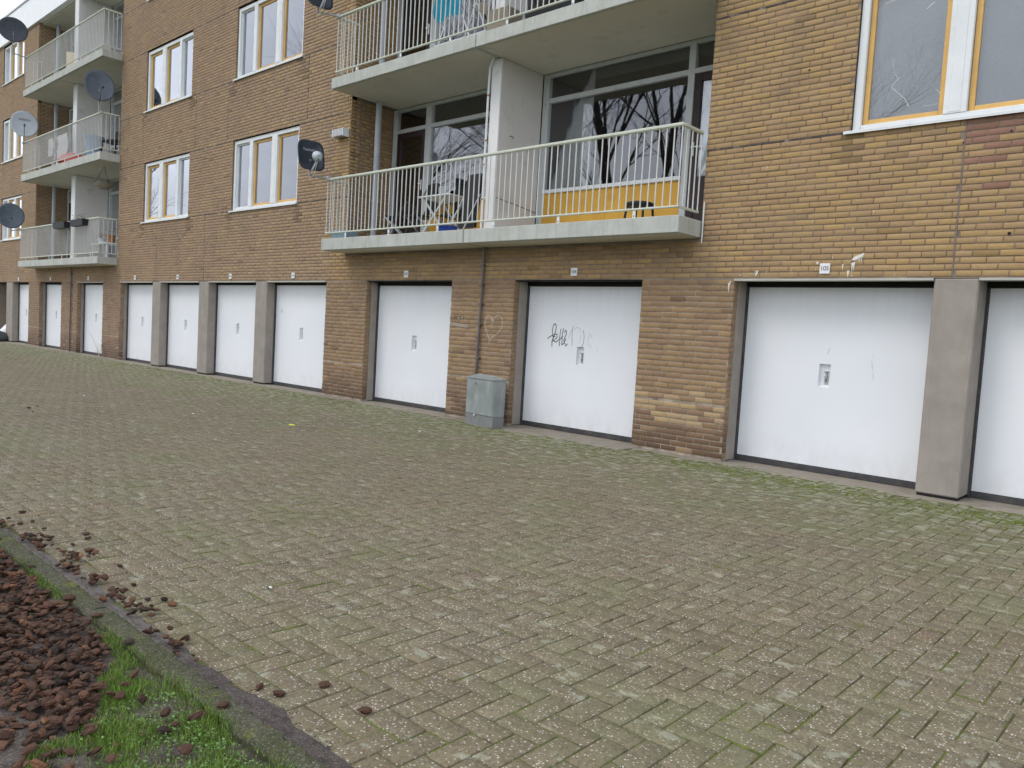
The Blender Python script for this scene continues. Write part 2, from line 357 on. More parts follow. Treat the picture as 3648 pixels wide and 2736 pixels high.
def set_col(me, cols, per):
    """cols (N,3), each repeated on `per` faces' corners"""
    at = me.color_attributes.new('Col', 'FLOAT_COLOR', 'CORNER')
    c = np.ones((len(cols), 4), np.float32); c[:, :3] = cols
    at.data.foreach_set('color', np.repeat(c, per, axis=0).ravel())

# template of a chamfered block, front towards -w ; 12 verts, 9 quads
def blocks(name, cen, half, ax, cols, mat, parent=None, kind='stuff', depth=0.014, ch=0.003, tilt=None):
    """cen (N,3) centre of the face plane; half (N,2); ax=(u,v,n) with n the outward normal (proud side)"""
    N = len(cen); u, v, n = [np.array(a, float) for a in ax]
    s = np.array([(-1, -1), (1, -1), (1, 1), (-1, 1)], float)
    V = np.zeros((N, 12, 3))
    for k in range(4):
        hu = half[:, 0:1] * s[k, 0]; hv = half[:, 1:2] * s[k, 1]
        V[:, k] = cen + hu * u + hv * v - depth * n
        V[:, 4 + k] = cen + hu * u + hv * v - ch * n
        V[:, 8 + k] = cen + (hu - ch * s[k, 0]) * u + (hv - ch * s[k, 1]) * v
    if tilt is not None:
        for k in range(4, 12): V[:, k] += (tilt[:, 0:1] * s[k % 4, 0] + tilt[:, 1:2] * s[k % 4, 1]) * n
    F = []
    for k in range(4):
        j = (k + 1) % 4; F.append((k, j, 4 + j, 4 + k)); F.append((4 + k, 4 + j, 8 + j, 8 + k))
    F.append((8, 9, 10, 11)); F = np.array(F)
    if np.dot(np.cross(u, v), n) < 0: F = F[:, ::-1]
    loops = (F[None] + (np.arange(N) * 12)[:, None, None]).reshape(-1)
    me = bpy.data.meshes.new(name); me.vertices.add(N * 12); me.vertices.foreach_set('co', V.reshape(-1).astype(np.float32))
    me.loops.add(len(loops)); me.loops.foreach_set('vertex_index', loops.astype(np.int32))
    me.polygons.add(N * 9); me.polygons.foreach_set('loop_start', (np.arange(N * 9) * 4).astype(np.int32))
    me.polygons.foreach_set('loop_total', np.full(N * 9, 4, np.int32)); me.update(calc_edges=True)
    set_col(me, cols, 36); me.materials.append(mat)
    o = bpy.data.objects.new(name, me); link(o, parent)
    if kind: o['kind'] = kind
    return o
_unit = {}
def unit_block(ax_key, hu, hv, mat, depth, ch):
    """shared mesh for single pieces, white colour attribute (object colour tints it)"""
    key = (ax_key, round(hu, 3), round(hv, 3))
    if key not in _unit:
        ax = {'wall': ((1, 0, 0), (0, 0, 1), (0, -1, 0)), 'floor': ((1, 0, 0), (0, 1, 0), (0, 0, 1))}[ax_key]
        o = blocks('tmp', np.zeros((1, 3)), np.array([[hu, hv]]), ax, np.ones((1, 3)), mat, None, None, depth, ch)
        _unit[key] = o.data; bpy.data.objects.remove(o)
    return _unit[key]
def project(P):
    d = np.asarray(P, float) - np.array(CAM); z = d @ np.array(fw)
    z = np.where(z < .05, 1e-6, z)
    return 1824 + FPX * (d @ np.array(rt)) / z, 1368 - FPX * (d @ np.array(up)) / z, z
def in_view(P, m=20):
    x, y, z = project(P); return (x > -m) & (x < 3648 + m) & (y > -m) & (y < 2736 + m) & (z > .1)

# ================================================================== GROUND
g = MB(); g.box(-400, 400, -400, 400, -0.5, -0.03, M_LAWN); ground = g.build('ground', kind='structure')
# pavement: joint sheet + herringbone pavers + concrete apron
pave = empty('pavement'); pave['kind'] = 'structure'
j = MB(); j.box(-60, 14, -6.955, -0.02, -0.028, -0.0052, M_JOINT); j.build('joint_bed', pave)
a = 0.1052
P = []; H = []; nx0, nx1, ny0, ny1 = int(-46 / a), int(9 / a), int(-6.86 / a), 0
for iy in range(ny0, ny1):
    for ix in range(nx0, nx1):
        k = (ix - iy) % 4
        if k == 0: P.append(((ix + 1) * a, (iy + .5) * a)); H.append(0)
        elif k == 2 and iy - 1 >= ny0: P.append(((ix + .5) * a, iy * a)); H.append(1)
        elif k == 2 or (k == 3 and iy == ny1 - 1): P.append(((ix + .5) * a, (iy + .5) * a)); H.append(2)
P = np.array(P); H = np.array(H)
wob = lambda A, B: 0.003 * np.sin(P[:, 0] * A + P[:, 1] * B)
cen = np.stack([P[:, 0] + wob(.9, 1.7), P[:, 1] + wob(1.3, -.8), rng.normal(0, .0007, len(P))], 1)
jit = rng.normal(0, .0009, (len(P), 2))
HB = (H == 2)
half = np.where(H[:, None] == 0, np.array([[a - .0027, a / 2 - .0027]]), np.array([[a / 2 - .0027, a - .0027]])) - np.abs(jit)
half[HB] = a / 2 - .0027
base = np.array([0.200, 0.170, 0.112])
pc = base * (1 + rng.normal(0, .045, (len(P), 1))) * (1 + rng.normal(0, .010, (len(P), 3)))
odd = rng.random(len(P)); pc[odd > .996] *= np.array([1.06, .96, .94]); pc[odd < .03] *= 1.12
tl = rng.normal(0, .0008, (len(P), 2))
dist = np.hypot(cen[:, 0] - CAM.x, cen[:, 1] - CAM.y)
vis = in_view(cen, -10) & ~HB; o_ = np.argsort(np.where(vis, dist, 1e9))[:300]; one = np.zeros(len(P), bool); one[o_] = True
keep = ~one & (cen[:, 0] > -44)
blocks('paver_field', cen[keep], half[keep], ((1, 0, 0), (0, 1, 0), (0, 0, 1)), pc[keep], M_PAVER, pave, 'stuff', 0.02, 0.0026, tl[keep])
for i in np.where(one)[0]:
    me = unit_block('floor', a - .0033, a / 2 - .0033, M_PAVER, 0.02, 0.0026)
    o = bpy.data.objects.new('paver', me); link(o, pave, tuple(cen[i]))
    o.rotation_euler = (tl[i, 0] / .05, tl[i, 1] / .06, (math.pi / 2 if H[i] else 0) + rng.normal(0, .003)); o.color = (*pc[i], 1)
ap = MB()
for x0, x1, y1 in ((-46, -9.4, -.15), (-9.4, -4.7, -.16), (-4.7, -3.9, -.19), (-3.9, -1.1, -.31), (-1.1, 6.0, -.11), (6, 9, -.11)):
    n = max(1, int((x1 - x0) / .12)); vs = []; fs = []
    for k in range(n + 1):
        x = x0 + (x1 - x0) * k / n; yy = y1 + .03 * math.sin(x * 5) + rnd.uniform(-.02, .02)
        vs += [(x, .34, .009), (x, yy, .007), (x, yy - .01, -.004)]
    for k in range(n): q = 3 * k; fs += [[q + 1, q + 4, q + 3, q], [q + 2, q + 5, q + 4, q + 1]]
    ap.add(vs, fs, M_APRON)
ap.build('concrete_apron', pave)
# kerb of concrete stones and the planting bed in front of it
KY0, KY1, KZ = -6.945, -7.042, 0.058
kerb = empty('kerb'); kerb['kind'] = 'structure'
x = -30.2
while x < 9:
    fine = -4 < x < 4; n_ = 40 if fine else 2; y0, y1, zt_ = KY1 + rnd.uniform(-.003, .003), KY0 + rnd.uniform(-.003, .003), KZ + rnd.uniform(-.003, .003)
    prof = [(y0, -.15), (y0, zt_ - .014), (y0 + .006, zt_ - .003), (y0 + .022, zt_), ((y0 + y1) / 2, zt_ + .001), (y1 - .022, zt_), (y1 - .006, zt_ - .004), (y1, zt_ - .015), (y1, -.15)]; m_ = len(prof); vs = []
    for i in range(n_ + 1):
        e_ = min(i, n_ - i) == 0
        for q_, (yy, zz_) in enumerate(prof):
            w_ = 0 if not fine or q_ in (0, m_ - 1) else rnd.gauss(0, .0013 if q_ in (3, 4, 5) else .0022)
            vs.append((x + .998 * i / n_, yy + w_, zz_ + w_ * .8 - (.004 if e_ and 0 < q_ < m_ - 1 else 0)))
    fs = [[i * m_ + q_, i * m_ + q_ + 1, (i + 1) * m_ + q_ + 1, (i + 1) * m_ + q_] for i in range(n_) for q_ in range(m_ - 1)] + [list(range(m_))[::-1], [n_ * m_ + q_ for q_ in range(m_)]]
    k = MB(); k.add(vs, fs, M_KERB, False); k.f = [f[::-1] for f in k.f]; k.build('kerb_stone', kerb); x += 1.0
def sheet(name, x0, x1, y0, y1, nx, ny, f, mat, kind=None, parent=None):
    vs = [(x0 + (x1 - x0) * i / nx, y0 + (y1 - y0) * jj / ny, 0) for jj in range(ny + 1) for i in range(nx + 1)]
    vs = [(x, y, f(x, y)) for x, y, _ in vs]
    fs = [[jj * (nx + 1) + i, jj * (nx + 1) + i + 1, (jj + 1) * (nx + 1) + i + 1, (jj + 1) * (nx + 1) + i] for jj in range(ny) for i in range(nx)]
    m = MB(); m.add(vs, fs, mat, True); return m.build(name, parent, kind=kind)
def bedz(x, y):
    return 0.030 + .008 * math.sin(x * 9 + 1) * math.sin(y * 11) + .005 * math.sin(x * 31) * math.cos(y * 27) - .10 * max(0, -y - 8.2) * .1
sheet('planting_bed', -8, 6, -9.4, KY1 + .01, 300, 50, bedz, M_SOIL, 'structure')
def dirt_w(x):
    w = .135 + .025 * math.sin(x * 2.1 + 1) + .018 * math.sin(x * 7.3) + .012 * math.sin(x * 17)
    if x < 1.25: w *= .72
    return w
dm = MB(); vs = []; fs = []; n = 420
for i in range(n + 1):
    x = -7.5 + 13.5 * i / n; w = dirt_w(x) + rnd.uniform(-.008, .008)
    hs = .020 if x > 1.3 else .012
    vs += [(x, KY0 - .004, hs), (x, KY0 + w * .45, hs * .55), (x, KY0 + w * .8, .0035), (x, KY0 + w * 1.05, -.0015)]
for i in range(n):
    for k in range(3): q = 4 * i + k; fs.append([q, q + 4, q + 5, q + 1][::-1])
dm.add(vs, fs, M_DIRT, True); tag(dm.build('gutter_dirt', kind='stuff'), 'dark dirt gathered along the road side of the kerb', 'dirt')

def blob_poly(xs, y, z): pass
def inside(p, poly):
    x, y = p; c = False
    for (x1, y1), (x2, y2) in zip(poly, poly[1:] + poly[:1]):
        if (y1 > y) != (y2 > y) and x < (x2 - x1) * (y - y1) / (y2 - y1) + x1: c = not c
    return c
cb = MB()
for _ in range(3800):
    x = rnd.uniform(-4.5, 3.2); t_ = abs(rnd.gauss(0, .5)); w = dirt_w(x); yy = KY0 + w * (.55 + t_ * .75) + rnd.uniform(-.01, .01)
    if rnd.random() < .25: yy = KY0 + rnd.uniform(0, w)
    r_ = rnd.uniform(.0015, .0045) * (1 if t_ < 1 else .7); z_ = .004 if yy > KY0 + w * .7 else .010
    a_ = rnd.uniform(0, 6.28); v_ = [(x + r_ * math.cos(a_ + k * 1.57) * rnd.uniform(.7, 1.3), yy + r_ * math.sin(a_ + k * 1.57) * rnd.uniform(.7, 1.3), z_ - .004) for k in range(4)] + [(x, yy, z_ - .003 + r_ * .55)]
    cb.add(v_, [[0, 1, 4], [1, 2, 4], [2, 3, 4], [3, 0, 4]], M_DIRT)
tag(cb.build('soil_crumbs', kind='stuff'), 'fine soil crumbs spread from the kerb over the first pavers', 'soil')
# moss cushions on the kerb and joints
mm = MB()
def moss(x, y, z, rx, ry, h):
    vs = [(x, y, z + h)]; n = 7
    for ring, s in ((.55, .8), (1, 0)):
        for k in range(n):
            aa = 2 * math.pi * k / n; q = rnd.uniform(.75, 1.2)
            vs.append((x + rx * ring * q * math.cos(aa), y + ry * ring * q * math.sin(aa), z + h * s))
    fs = [[0, 1 + k, 1 + (k + 1) % n] for k in range(n)] + [[1 + k, 1 + n + k, 1 + n + (k + 1) % n, 1 + (k + 1) % n] for k in range(n)]
    mm.add(vs, fs, M_MOSS, True)
for _ in range(420):
    x = rnd.uniform(-3.5, 3.2)
    if math.sin(x * 4.2 + .6) + rnd.uniform(-.5, .5) < .1: continue
    moss(x, rnd.uniform(-7.04, -6.98), KZ - .003, rnd.uniform(.004, .014), rnd.uniform(.004, .010), rnd.uniform(.002, .005))
for _ in range(520):
    x = rnd.choice((rnd.uniform(-.3, 4.2), rnd.uniform(-26, 4)));  y = -.42 - abs(rnd.gauss(0, .16))
    if -4.6 < x < -.9: y -= .12
    moss(x, y, -.005, rnd.uniform(.01, .05), rnd.uniform(.008, .022), rnd.uniform(.008, .016))
tag(mm.build('moss', kind='stuff'), 'low moss cushions on the kerb and at the foot of the garages', 'moss')

js_ = MB()
def strip(x, y, lx, ly, h, along):
    n_ = 6; vs = []; 
    for k in range(n_ + 1):
        t_ = k / n_ - .5; w_ = ly * rnd.uniform(.5, 1.15) * (1 - (2 * t_) ** 4 * .6); o_ = rnd.uniform(-.002, .002)
        for q_, hh in ((-1, -.003), (0, h * rnd.uniform(.6, 1.2)), (1, -.003)):
            vs.append((x + t_ * lx, y + o_ + q_ * w_, hh) if along == 0 else (x + o_ + q_ * w_, y + t_ * lx, hh))
    fs = [[3 * k + q_, 3 * k + 3 + q_, 3 * k + 4 + q_, 3 * k + 1 + q_] for k in range(n_) for q_ in (0, 1)]
    if along == 1: fs = [f[::-1] for f in fs]
    js_.add(vs, fs, M_MOSS, True)
def fbm(x, y): return .5 + .25 * (math.sin(x * 1.3 + 2 * math.sin(y * .9)) + math.sin(y * 2.1 + x * .7)) + .14 * math.sin(x * 5.1 + y * 3.7)
for i in range(len(P)):
    x, y = P[i]
    if x < -17 or x > 4.6 or HB[i]: continue
    f_ = fbm(x, y); wall = max(0, 1 + (y + .25) / 1.5); fore = max(0, 1 - abs(y + 5.2) / 1.9) if x > -2 else 0
    p_ = wall * (1.3 if x > -1.5 else .5) * (.45 + f_) + fore * .50 * max(0, f_ - .25)
    if rnd.random() < p_:
        wd = rnd.uniform(.0035, .0065) + wall * rnd.uniform(.002, .010)
        if H[i] == 0: strip(x + rnd.uniform(-.03, .03), y - a / 2, rnd.uniform(.06, .2), wd, .0025 + wall * .003, 0)
        else: strip(x - a / 2, y + rnd.uniform(-.03, .03), rnd.uniform(.06, .2), wd, .0025 + wall * .003, 1)
    if rnd.random() < p_ * .5:
        if H[i] == 0: strip(x - a, y, rnd.uniform(.05, .1), .005, .003, 1)
        else: strip(x, y - a, rnd.uniform(.05, .1), .005, .003, 0)
tag(js_.build('joint_moss', kind='stuff'), 'green moss growing in the joints of the pavers', 'moss')
# ------------------------------------------------------------------ grass (one mesh of blades)
GRASS = [(2.0, -7.60), (1.82, -7.54), (1.79, -7.449), (1.74, -7.374), (1.68, -7.34), (1.607, -7.256), (1.47, -7.23), (1.35, -7.13), (1.40, -7.045), (1.551, -7.022), (1.858, -7.018), (2.4, -7.022), (3.6, -7.022), (3.6, -7.9), (2.3, -7.9)]
GR2 = [(-1.2, -7.035), (-.475, -7.035), (.275, -7.035), (1.43, -7.035), (1.35, -7.10), (.979, -7.085), (.541, -7.075), (-.185, -7.075), (-1.2, -7.09)]
V = []; F = []; C = []
_bz = bedz
def bedz(x, y): return _bz(x, y) if y < KY1 - .004 else max(_bz(x, y), KZ - .012)
def blade(x, y, z, h, w, c):
    an = rnd.uniform(0, 6.283); dx, dy = math.cos(an), math.sin(an); ln = rnd.uniform(.1, .9) * h; ax_ = rnd.uniform(0, 6.283)
    bx, by = math.cos(ax_) * ln, math.sin(ax_) * ln; b = len(V)
    V.extend([(x - dx * w, y - dy * w, z), (x + dx * w, y + dy * w, z), (x + dx * w * .7 + bx * .4, y + dy * w * .7 + by * .4, z + h * .6), (x - dx * w * .7 + bx * .4, y - dy * w * .7 + by * .4, z + h * .6), (x + bx, y + by, z + h)])
    F.append((b, b + 1, b + 2, b + 3)); F.append((b + 3, b + 2, b + 4)); C.append(c); C.append(c)
def gcol():
    q = rnd.random()
    if q < .10: return (.26, .23, .08)
    s = rnd.uniform(.6, 1.35); return (.150 * s, .255 * s, .040 * s)
n = 0
while n < 52000:
    x = rnd.uniform(1.3, 3.4); y = rnd.uniform(-7.9, -7.018)
    if not inside((x, y), GRASS): continue
    den = .5 + .5 * math.sin(x * 13 + y * 7) * math.sin(y * 17 - x * 5)
    if rnd.random() > max(0.15, 1.3 * den - .02): continue
    n += 1; blade(x, y, bedz(x, y) - .004, rnd.uniform(.010, .032) * (.7 + .6 * den), rnd.uniform(.0009, .0017), gcol())
n = 0
while n < 2600:
    x = rnd.uniform(-1.2, 1.45); y = rnd.uniform(-7.1, -7.033)
    if not inside((x, y), GR2) or math.sin(x * 6.1) + rnd.uniform(-.6, .6) < -.1: continue
    n += 1; blade(x, y, bedz(x, y), rnd.uniform(.01, .03), .0012, gcol())
for _ in range(1500):      # clover and chickweed leaves
    x = rnd.uniform(1.7, 3.2); y = -7.075 - abs(rnd.gauss(0, .12))
    if not inside((x, y), GRASS): continue
    z = bedz(x, y) + rnd.uniform(.008, .028); r = rnd.uniform(.0022, .0055); b = len(V); t1, t2 = rnd.uniform(-.4, .4), rnd.uniform(-.4, .4)
    for k in range(6):
        aa = k * math.pi / 3; V.append((x + r * math.cos(aa), y + r * math.sin(aa) * .8, z + r * (t1 * math.cos(aa) + t2 * math.sin(aa))))
    F.append(tuple(range(b, b + 6))); s = rnd.uniform(.7, 1.3); C.append((.11 * s, .20 * s, .05 * s))
for _ in range(900):       # tufts in the apron joint at the wall foot
    x = rnd.choice((rnd.uniform(-16, -9), rnd.uniform(0, 4), rnd.uniform(-4, 0))); y = -.36 - abs(rnd.gauss(0, .05))
    if -3.9 < x < -1: y -= .12
    if math.sin(x * 3.3) < .1: continue
    blade(x, y, 0, rnd.uniform(.012, .035), .0022, (.07, .11, .025))
me = bpy.data.meshes.new('grass'); me.from_pydata(V, [], F); me.materials.append(M_GRASS)
at = me.color_attributes.new('Col', 'FLOAT_COLOR', 'CORNER'); cc = []
for f, c in zip(F, C): cc += [*c, 1] * len(f)
at.data.foreach_set('color', cc)
tag(link(bpy.data.objects.new('grass', me)), 'short green grass and clover growing behind the mossy kerb', 'grass', kind='stuff')

# ================================================================== BUILDING
B = empty('apartment_building', (0, 0, 0), label='brown brick apartment block with a row of white garage doors at street level', cat='building')
DOORS = {'106': (2.491, 4.56), '105': (0.042, 2.111), '104': (-3.354, -1.196), '103': (-6.850, -4.676), '102': (-10.168, -8.074), '101': (-12.677, -10.612),
         '100': (-15.202, -13.140), '99': (-17.710, -15.661), '98': (-20.933, -18.938), '97': (-24.395, -22.314), '96': (-27.300, -25.500), '95': (-30.1, -28.02), '107': (4.95, 7.0)}
ZH = 2.105                                     # head of the garage openings
REC = [(-7.525, -0.432), (-24.925, -17.96)]    # balcony recesses
Z0 = 2.58                                      # recess starts (underside of first slab)
XL, XR, ZT = -36.0, 9.0, 10.45
WIN = []                                       # (x0, x1, z0, z1, mirrored)
for z0, z1 in ((3.605, 5.105), (6.365, 7.86), (9.10, 10.43)):
    WIN += [(-11.775, -9.195, z0, z1, 0), (-16.36, -13.83, z0, z1, 1), (-28.80, -26.46, z0, z1, 0), (1.20, 3.77, z0, z1, 1)]
HOLES = [(a_, b_, 0, ZH) for a_, b_ in DOORS.values()] + [(a_, b_, Z0, 10.6) for a_, b_ in REC] + [(w[0], w[1], w[2], w[3]) for w in WIN]
PILL = [('106', '105'), ('102', '101'), ('101', '100'), ('100', '99'), ('96', '95'), ('107', '106')]
PILLX = [(DOORS[r][0], DOORS[l][1]) if 0 else (DOORS[l][1], DOORS[r][0]) for r, l in PILL]
# walls: mortar plane with reveals, 12 mm behind the brick faces
MY = 0.0055
def wall_sheet():
    xs = sorted({XL, XR} | {h[i] for h in HOLES for i in (0, 1)} | {p for q in PILLX for p in q}); zs = sorted({0.0, ZT, ZH} | {min(h[i], ZT) for h in HOLES for i in (2, 3)})
    m = MB()
    def solid(x, z):
        if x < XL or x > XR or z < 0 or z > ZT: return None
        for h in HOLES:
            if h[0] < x < h[1] and h[2] < z < h[3]: return False
        if z < ZH:
            for p in PILLX:
                if p[0] < x < p[1]: return False
        return True
    for i in range(len(xs) - 1):
        for k in range(len(zs) - 1):
            x0, x1, z0, z1 = xs[i], xs[i + 1], zs[k], zs[k + 1]; xm, zm = (x0 + x1) / 2, (z0 + z1) / 2
            if not solid(xm, zm): continue
            m.add([(x0, MY, z0), (x1, MY, z0), (x1, MY, z1), (x0, MY, z1)], [[0, 1, 2, 3]], M_MORTAR)
            D = .12
            if i and solid((xs[i - 1] + x0) / 2, zm) is False: x_ = x0 + .008; m.add([(x_, MY, z0), (x_, MY, z1), (x_, D, z1), (x_, D, z0)], [[0, 1, 2, 3]], M_MORTAR)
            if i < len(xs) - 2 and solid((xs[i + 2] + x1) / 2, zm) is False: x_ = x1 - .008; m.add([(x_, MY, z0), (x_, D, z0), (x_, D, z1), (x_, MY, z1)], [[0, 1, 2, 3]], M_MORTAR)
            if k and solid(xm, (zs[k - 1] + z0) / 2) is False: m.add([(x0, MY, z0), (x0, D, z0), (x1, D, z0), (x1, MY, z0)], [[0, 1, 2, 3]], M_DARKGAP)
            if k < len(zs) - 2 and solid(xm, (zs[k + 2] + z1) / 2) is False: m.add([(x0, MY, z1), (x1, MY, z1), (x1, D, z1), (x0, D, z1)], [[0, 1, 2, 3]], M_MORTAR)
    # recess side walls and garage head undersides
    for a_, b_ in REC:
        m.add([(a_ - .008, MY, Z0), (a_ - .008, .95, Z0), (a_ - .008, .95, 10.6), (a_ - .008, MY, 10.6)], [[0, 1, 2, 3]], M_MORTAR)
        m.add([(b_ + .008, MY, Z0), (b_ + .008, MY, 10.6), (b_ + .008, .95, 10.6), (b_ + .008, .95, Z0)], [[0, 1, 2, 3]], M_MORTAR)
    return m.build('wall', B)
wall_sheet()

OCH = np.array([(0.435, 0.318, 0.180), (0.425, 0.312, 0.184), (0.415, 0.300, 0.178), (0.445, 0.320, 0.168), (0.410, 0.292, 0.182)])
BRN = np.array([(0.375, 0.272, 0.168), (0.385, 0.280, 0.170), (0.365, 0.270, 0.175), (0.40, 0.290, 0.168), (0.37, 0.262, 0.168)])
GRY = np.array([(0.345, 0.268, 0.195), (0.375, 0.28, 0.205), (0.33, 0.26, 0.19), (0.40, 0.315, 0.195), (0.36, 0.262, 0.195)])
def brick_color(x, z):
    if z > ZH:
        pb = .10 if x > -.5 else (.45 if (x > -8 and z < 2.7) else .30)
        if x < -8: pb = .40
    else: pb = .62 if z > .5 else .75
    c = (BRN if rnd.random() < pb else OCH)[rnd.randrange(5)] * (1 + rnd.gauss(0, .035))
    if x < -8: c = (c * .35 + GRY[rnd.randrange(5)] * .65) * (1 + rnd.gauss(0, .03))
    if z < ZH: c = (c * .55 + GRY[rnd.randrange(5)] * .45) * (1 + rnd.gauss(0, .05))
    c = c * np.array([.965, .905, .79])
    for wx in (1.17, -11.84, -9.16, -16.42, -13.78):
        for wz in (3.58, 6.34):
            if abs(x - wx) < .12 and wz - rnd.uniform(.12, .5) < z < wz: c = c * rnd.uniform(.55, .8)
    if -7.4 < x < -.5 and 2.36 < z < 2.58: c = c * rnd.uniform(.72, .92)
    if rnd.random() < .012: c = c * .72
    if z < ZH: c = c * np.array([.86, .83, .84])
    if x < -8: c = c * np.array([1, .99, 1.06])
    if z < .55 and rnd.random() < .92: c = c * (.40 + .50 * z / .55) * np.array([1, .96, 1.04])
    if 2.29 < x < 4.5 and 3.25 < z < 3.56 and rnd.random() < .85: c = np.array((.31, .175, .125)) * (1 + rnd.gauss(0, .1))
    elif 2.29 < x < 4.5 and z > 2.9 and z < 3.25 and rnd.random() < .25: c = np.array((.31, .17, .12)) * (1 + rnd.gauss(0, .1))
    if -1.2 < x < 0 and .35 < z < .78 and rnd.random() < .5: c = OCH[rnd.randrange(5)]
    return c
VJ = [2.262, -12.03, -13.56, -8.94, -16.47, -15.487, -12.95, -17.42, -0.432, -7.56]     # vertical movement joints
def courses(zlo, zhi, ch_, pitch, holes, x0, x1, cenl, halfl, coll, bedj=.011, headj=.010, vj=()):
    nrow = int(round((zhi - zlo) / ch_)); ch = (zhi - zlo) / nrow; sh = 0.0
    for r in range(nrow):
        zb = zlo + r * ch; zm = zb + ch / 2
        cuts = [(h[0], h[1]) for h in holes if h[2] + .012 < zm + ch * .32 and zm - ch * .32 < h[3] - .012]
        if (zb > 2.1): cuts += [(v - .007, v + .007) for v in vj if (2.1 < zb < 3.60) == (v in (2.262, -15.487, -12.95)) and (v in (2.262, -15.487, -12.95) or 5.12 < zb < 6.33)]
        cuts.sort(); segs = []; p = x0
        for c0, c1 in cuts:
            if c0 > p: segs.append((p, c0))
            p = max(p, c1)
        if p < x1: segs.append((p, x1))
        sh = (sh + .5 + rnd.uniform(-.04, .04)) % 1.0
        ph = sh * pitch
        k0 = int((x0 - ph) / pitch) - 1; x = k0 * pitch + ph
        while x < x1:
            for s0, s1 in segs:
                q0 = max(x, s0 - headj / 2); q1 = min(x + pitch, s1 + headj / 2)
                if q1 - q0 > .035 and x + pitch > s0 and x < s1:
                    xm = (q0 + q1) / 2
                    cenl.append((xm, rnd.gauss(0, .0012), zm + rnd.gauss(0, .0007))); halfl.append(((q1 - q0 - headj) / 2 - abs(rnd.gauss(0, .0008)), (ch - bedj) / 2 - abs(rnd.gauss(0, .0006))))
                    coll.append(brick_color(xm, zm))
            x += pitch * (1 + rnd.gauss(0, .006))
cen, half, cols = [], [], []
ph_holes = HOLES + [(p[0], p[1], 0, ZH) for p in PILLX]
courses(0.035, 1.50 * .42, .0653, .2176, ph_holes, XL, XR, cen, half, cols)
courses(.655, ZH - .005, .0653, .2176, ph_holes, XL, XR, cen, half, cols)
zz = [ZH + .012, 3.597, 5.085, 6.350, 7.850, 9.09, ZT]
for k in range(6): courses(zz[k], zz[k + 1] - .012, .0617, .2176, HOLES, XL, XR, cen, half, cols, .010, .009, VJ)
cen = np.array(cen); half = np.array(half); cols = np.array(cols)
# 300 largest in view become single bricks
px, py, pz = project(cen); fullb = half[:, 0] > .098
vis = in_view(cen, -20) & fullb & ~((cen[:, 0] > -7.6) & (cen[:, 0] < -.43) & (cen[:, 2] > 2.3))
order = np.argsort(np.where(vis, pz, 1e9))[:300]; one = np.zeros(len(cen), bool); one[order] = True
AXW = ((1, 0, 0), (0, 0, 1), (0, -1, 0))
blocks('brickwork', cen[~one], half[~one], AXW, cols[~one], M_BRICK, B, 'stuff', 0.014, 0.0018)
for i in np.where(one)[0]:
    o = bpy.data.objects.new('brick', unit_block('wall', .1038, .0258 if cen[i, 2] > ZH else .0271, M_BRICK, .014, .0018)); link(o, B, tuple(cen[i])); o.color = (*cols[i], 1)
    o.rotation_euler = (0, rnd.gauss(0, .003), 0)
# brick returns: pier reveals beside doors (0..0.10) and recess side walls (0..0.93), facing +X
rc, rh, rcol = [], [], []
def side_patch(x, y0, y1, z0, z1, ch):
    n = int(round((z1 - z0) / ch)); h = (z1 - z0) / n
    for r in range(n):
        y = y0 - (0 if r % 2 else .11); zm = z0 + (r + .5) * h
        while y < y1:
            q0 = max(y, y0); q1 = min(y + .2176, y1)
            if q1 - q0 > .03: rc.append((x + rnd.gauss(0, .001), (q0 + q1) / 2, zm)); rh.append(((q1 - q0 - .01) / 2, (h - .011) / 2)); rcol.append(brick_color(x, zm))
            y += .2176
for nme in ('105', '104', '103', '99', '98', '97'): side_patch(DOORS[nme][0], .004, .112, .035, ZH - .005, .0653)
for a_, b_ in REC:
    for zA, zB in ((2.78, 5.30), (5.50, 7.92), (8.12, 10.55)): side_patch(a_, .006, .935, zA, zB, .0617)
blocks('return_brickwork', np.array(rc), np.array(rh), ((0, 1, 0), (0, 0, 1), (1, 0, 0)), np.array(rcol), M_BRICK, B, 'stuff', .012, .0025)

# horizontal and vertical movement joints (seal strips set in the gaps)
for z in (3.597, 6.350, 9.09):
    for x0, x1 in ((XL, -28.86), (-26.4, -24.95), (-17.94, -16.5), (-13.78, -11.92), (-9.15, -7.54), (-.42, 1.13), (3.85, XR)): js = MB(); js.box(x0, x1, -.001, .012, z - .016, z + .004, M_SEAL); js.build('movement_joint', B)
for z in (5.085, 7.850):
    for x0, x1 in ((XL, -28.81), (-26.45, -24.95), (-17.94, -16.37), (-13.82, -11.79), (-9.18, -7.54), (-.42, 1.19), (3.78, XR)): js = MB(); js.box(x0, x1, -.001, .012, z - .017, z + .003, M_SEAL); js.build('movement_joint', B)
jp = MB(); jp.box(2.256, 2.268, -.001, .012, 2.12, 3.582, M_SEAL2); jp.build('movement_joint', B)
for x, z0, z1 in ((-12.03, 5.09, 6.34), (-13.56, 5.09, 6.34), (-8.94, 5.09, 6.34), (-16.47, 5.09, 6.34), (-15.487, 2.12, 3.58), (-12.95, 2.12, 3.58)):
    q = MB(); q.box(x - .005, x + .005, .002, .012, z0, z1, M_SEAL); q.build('movement_joint', B)

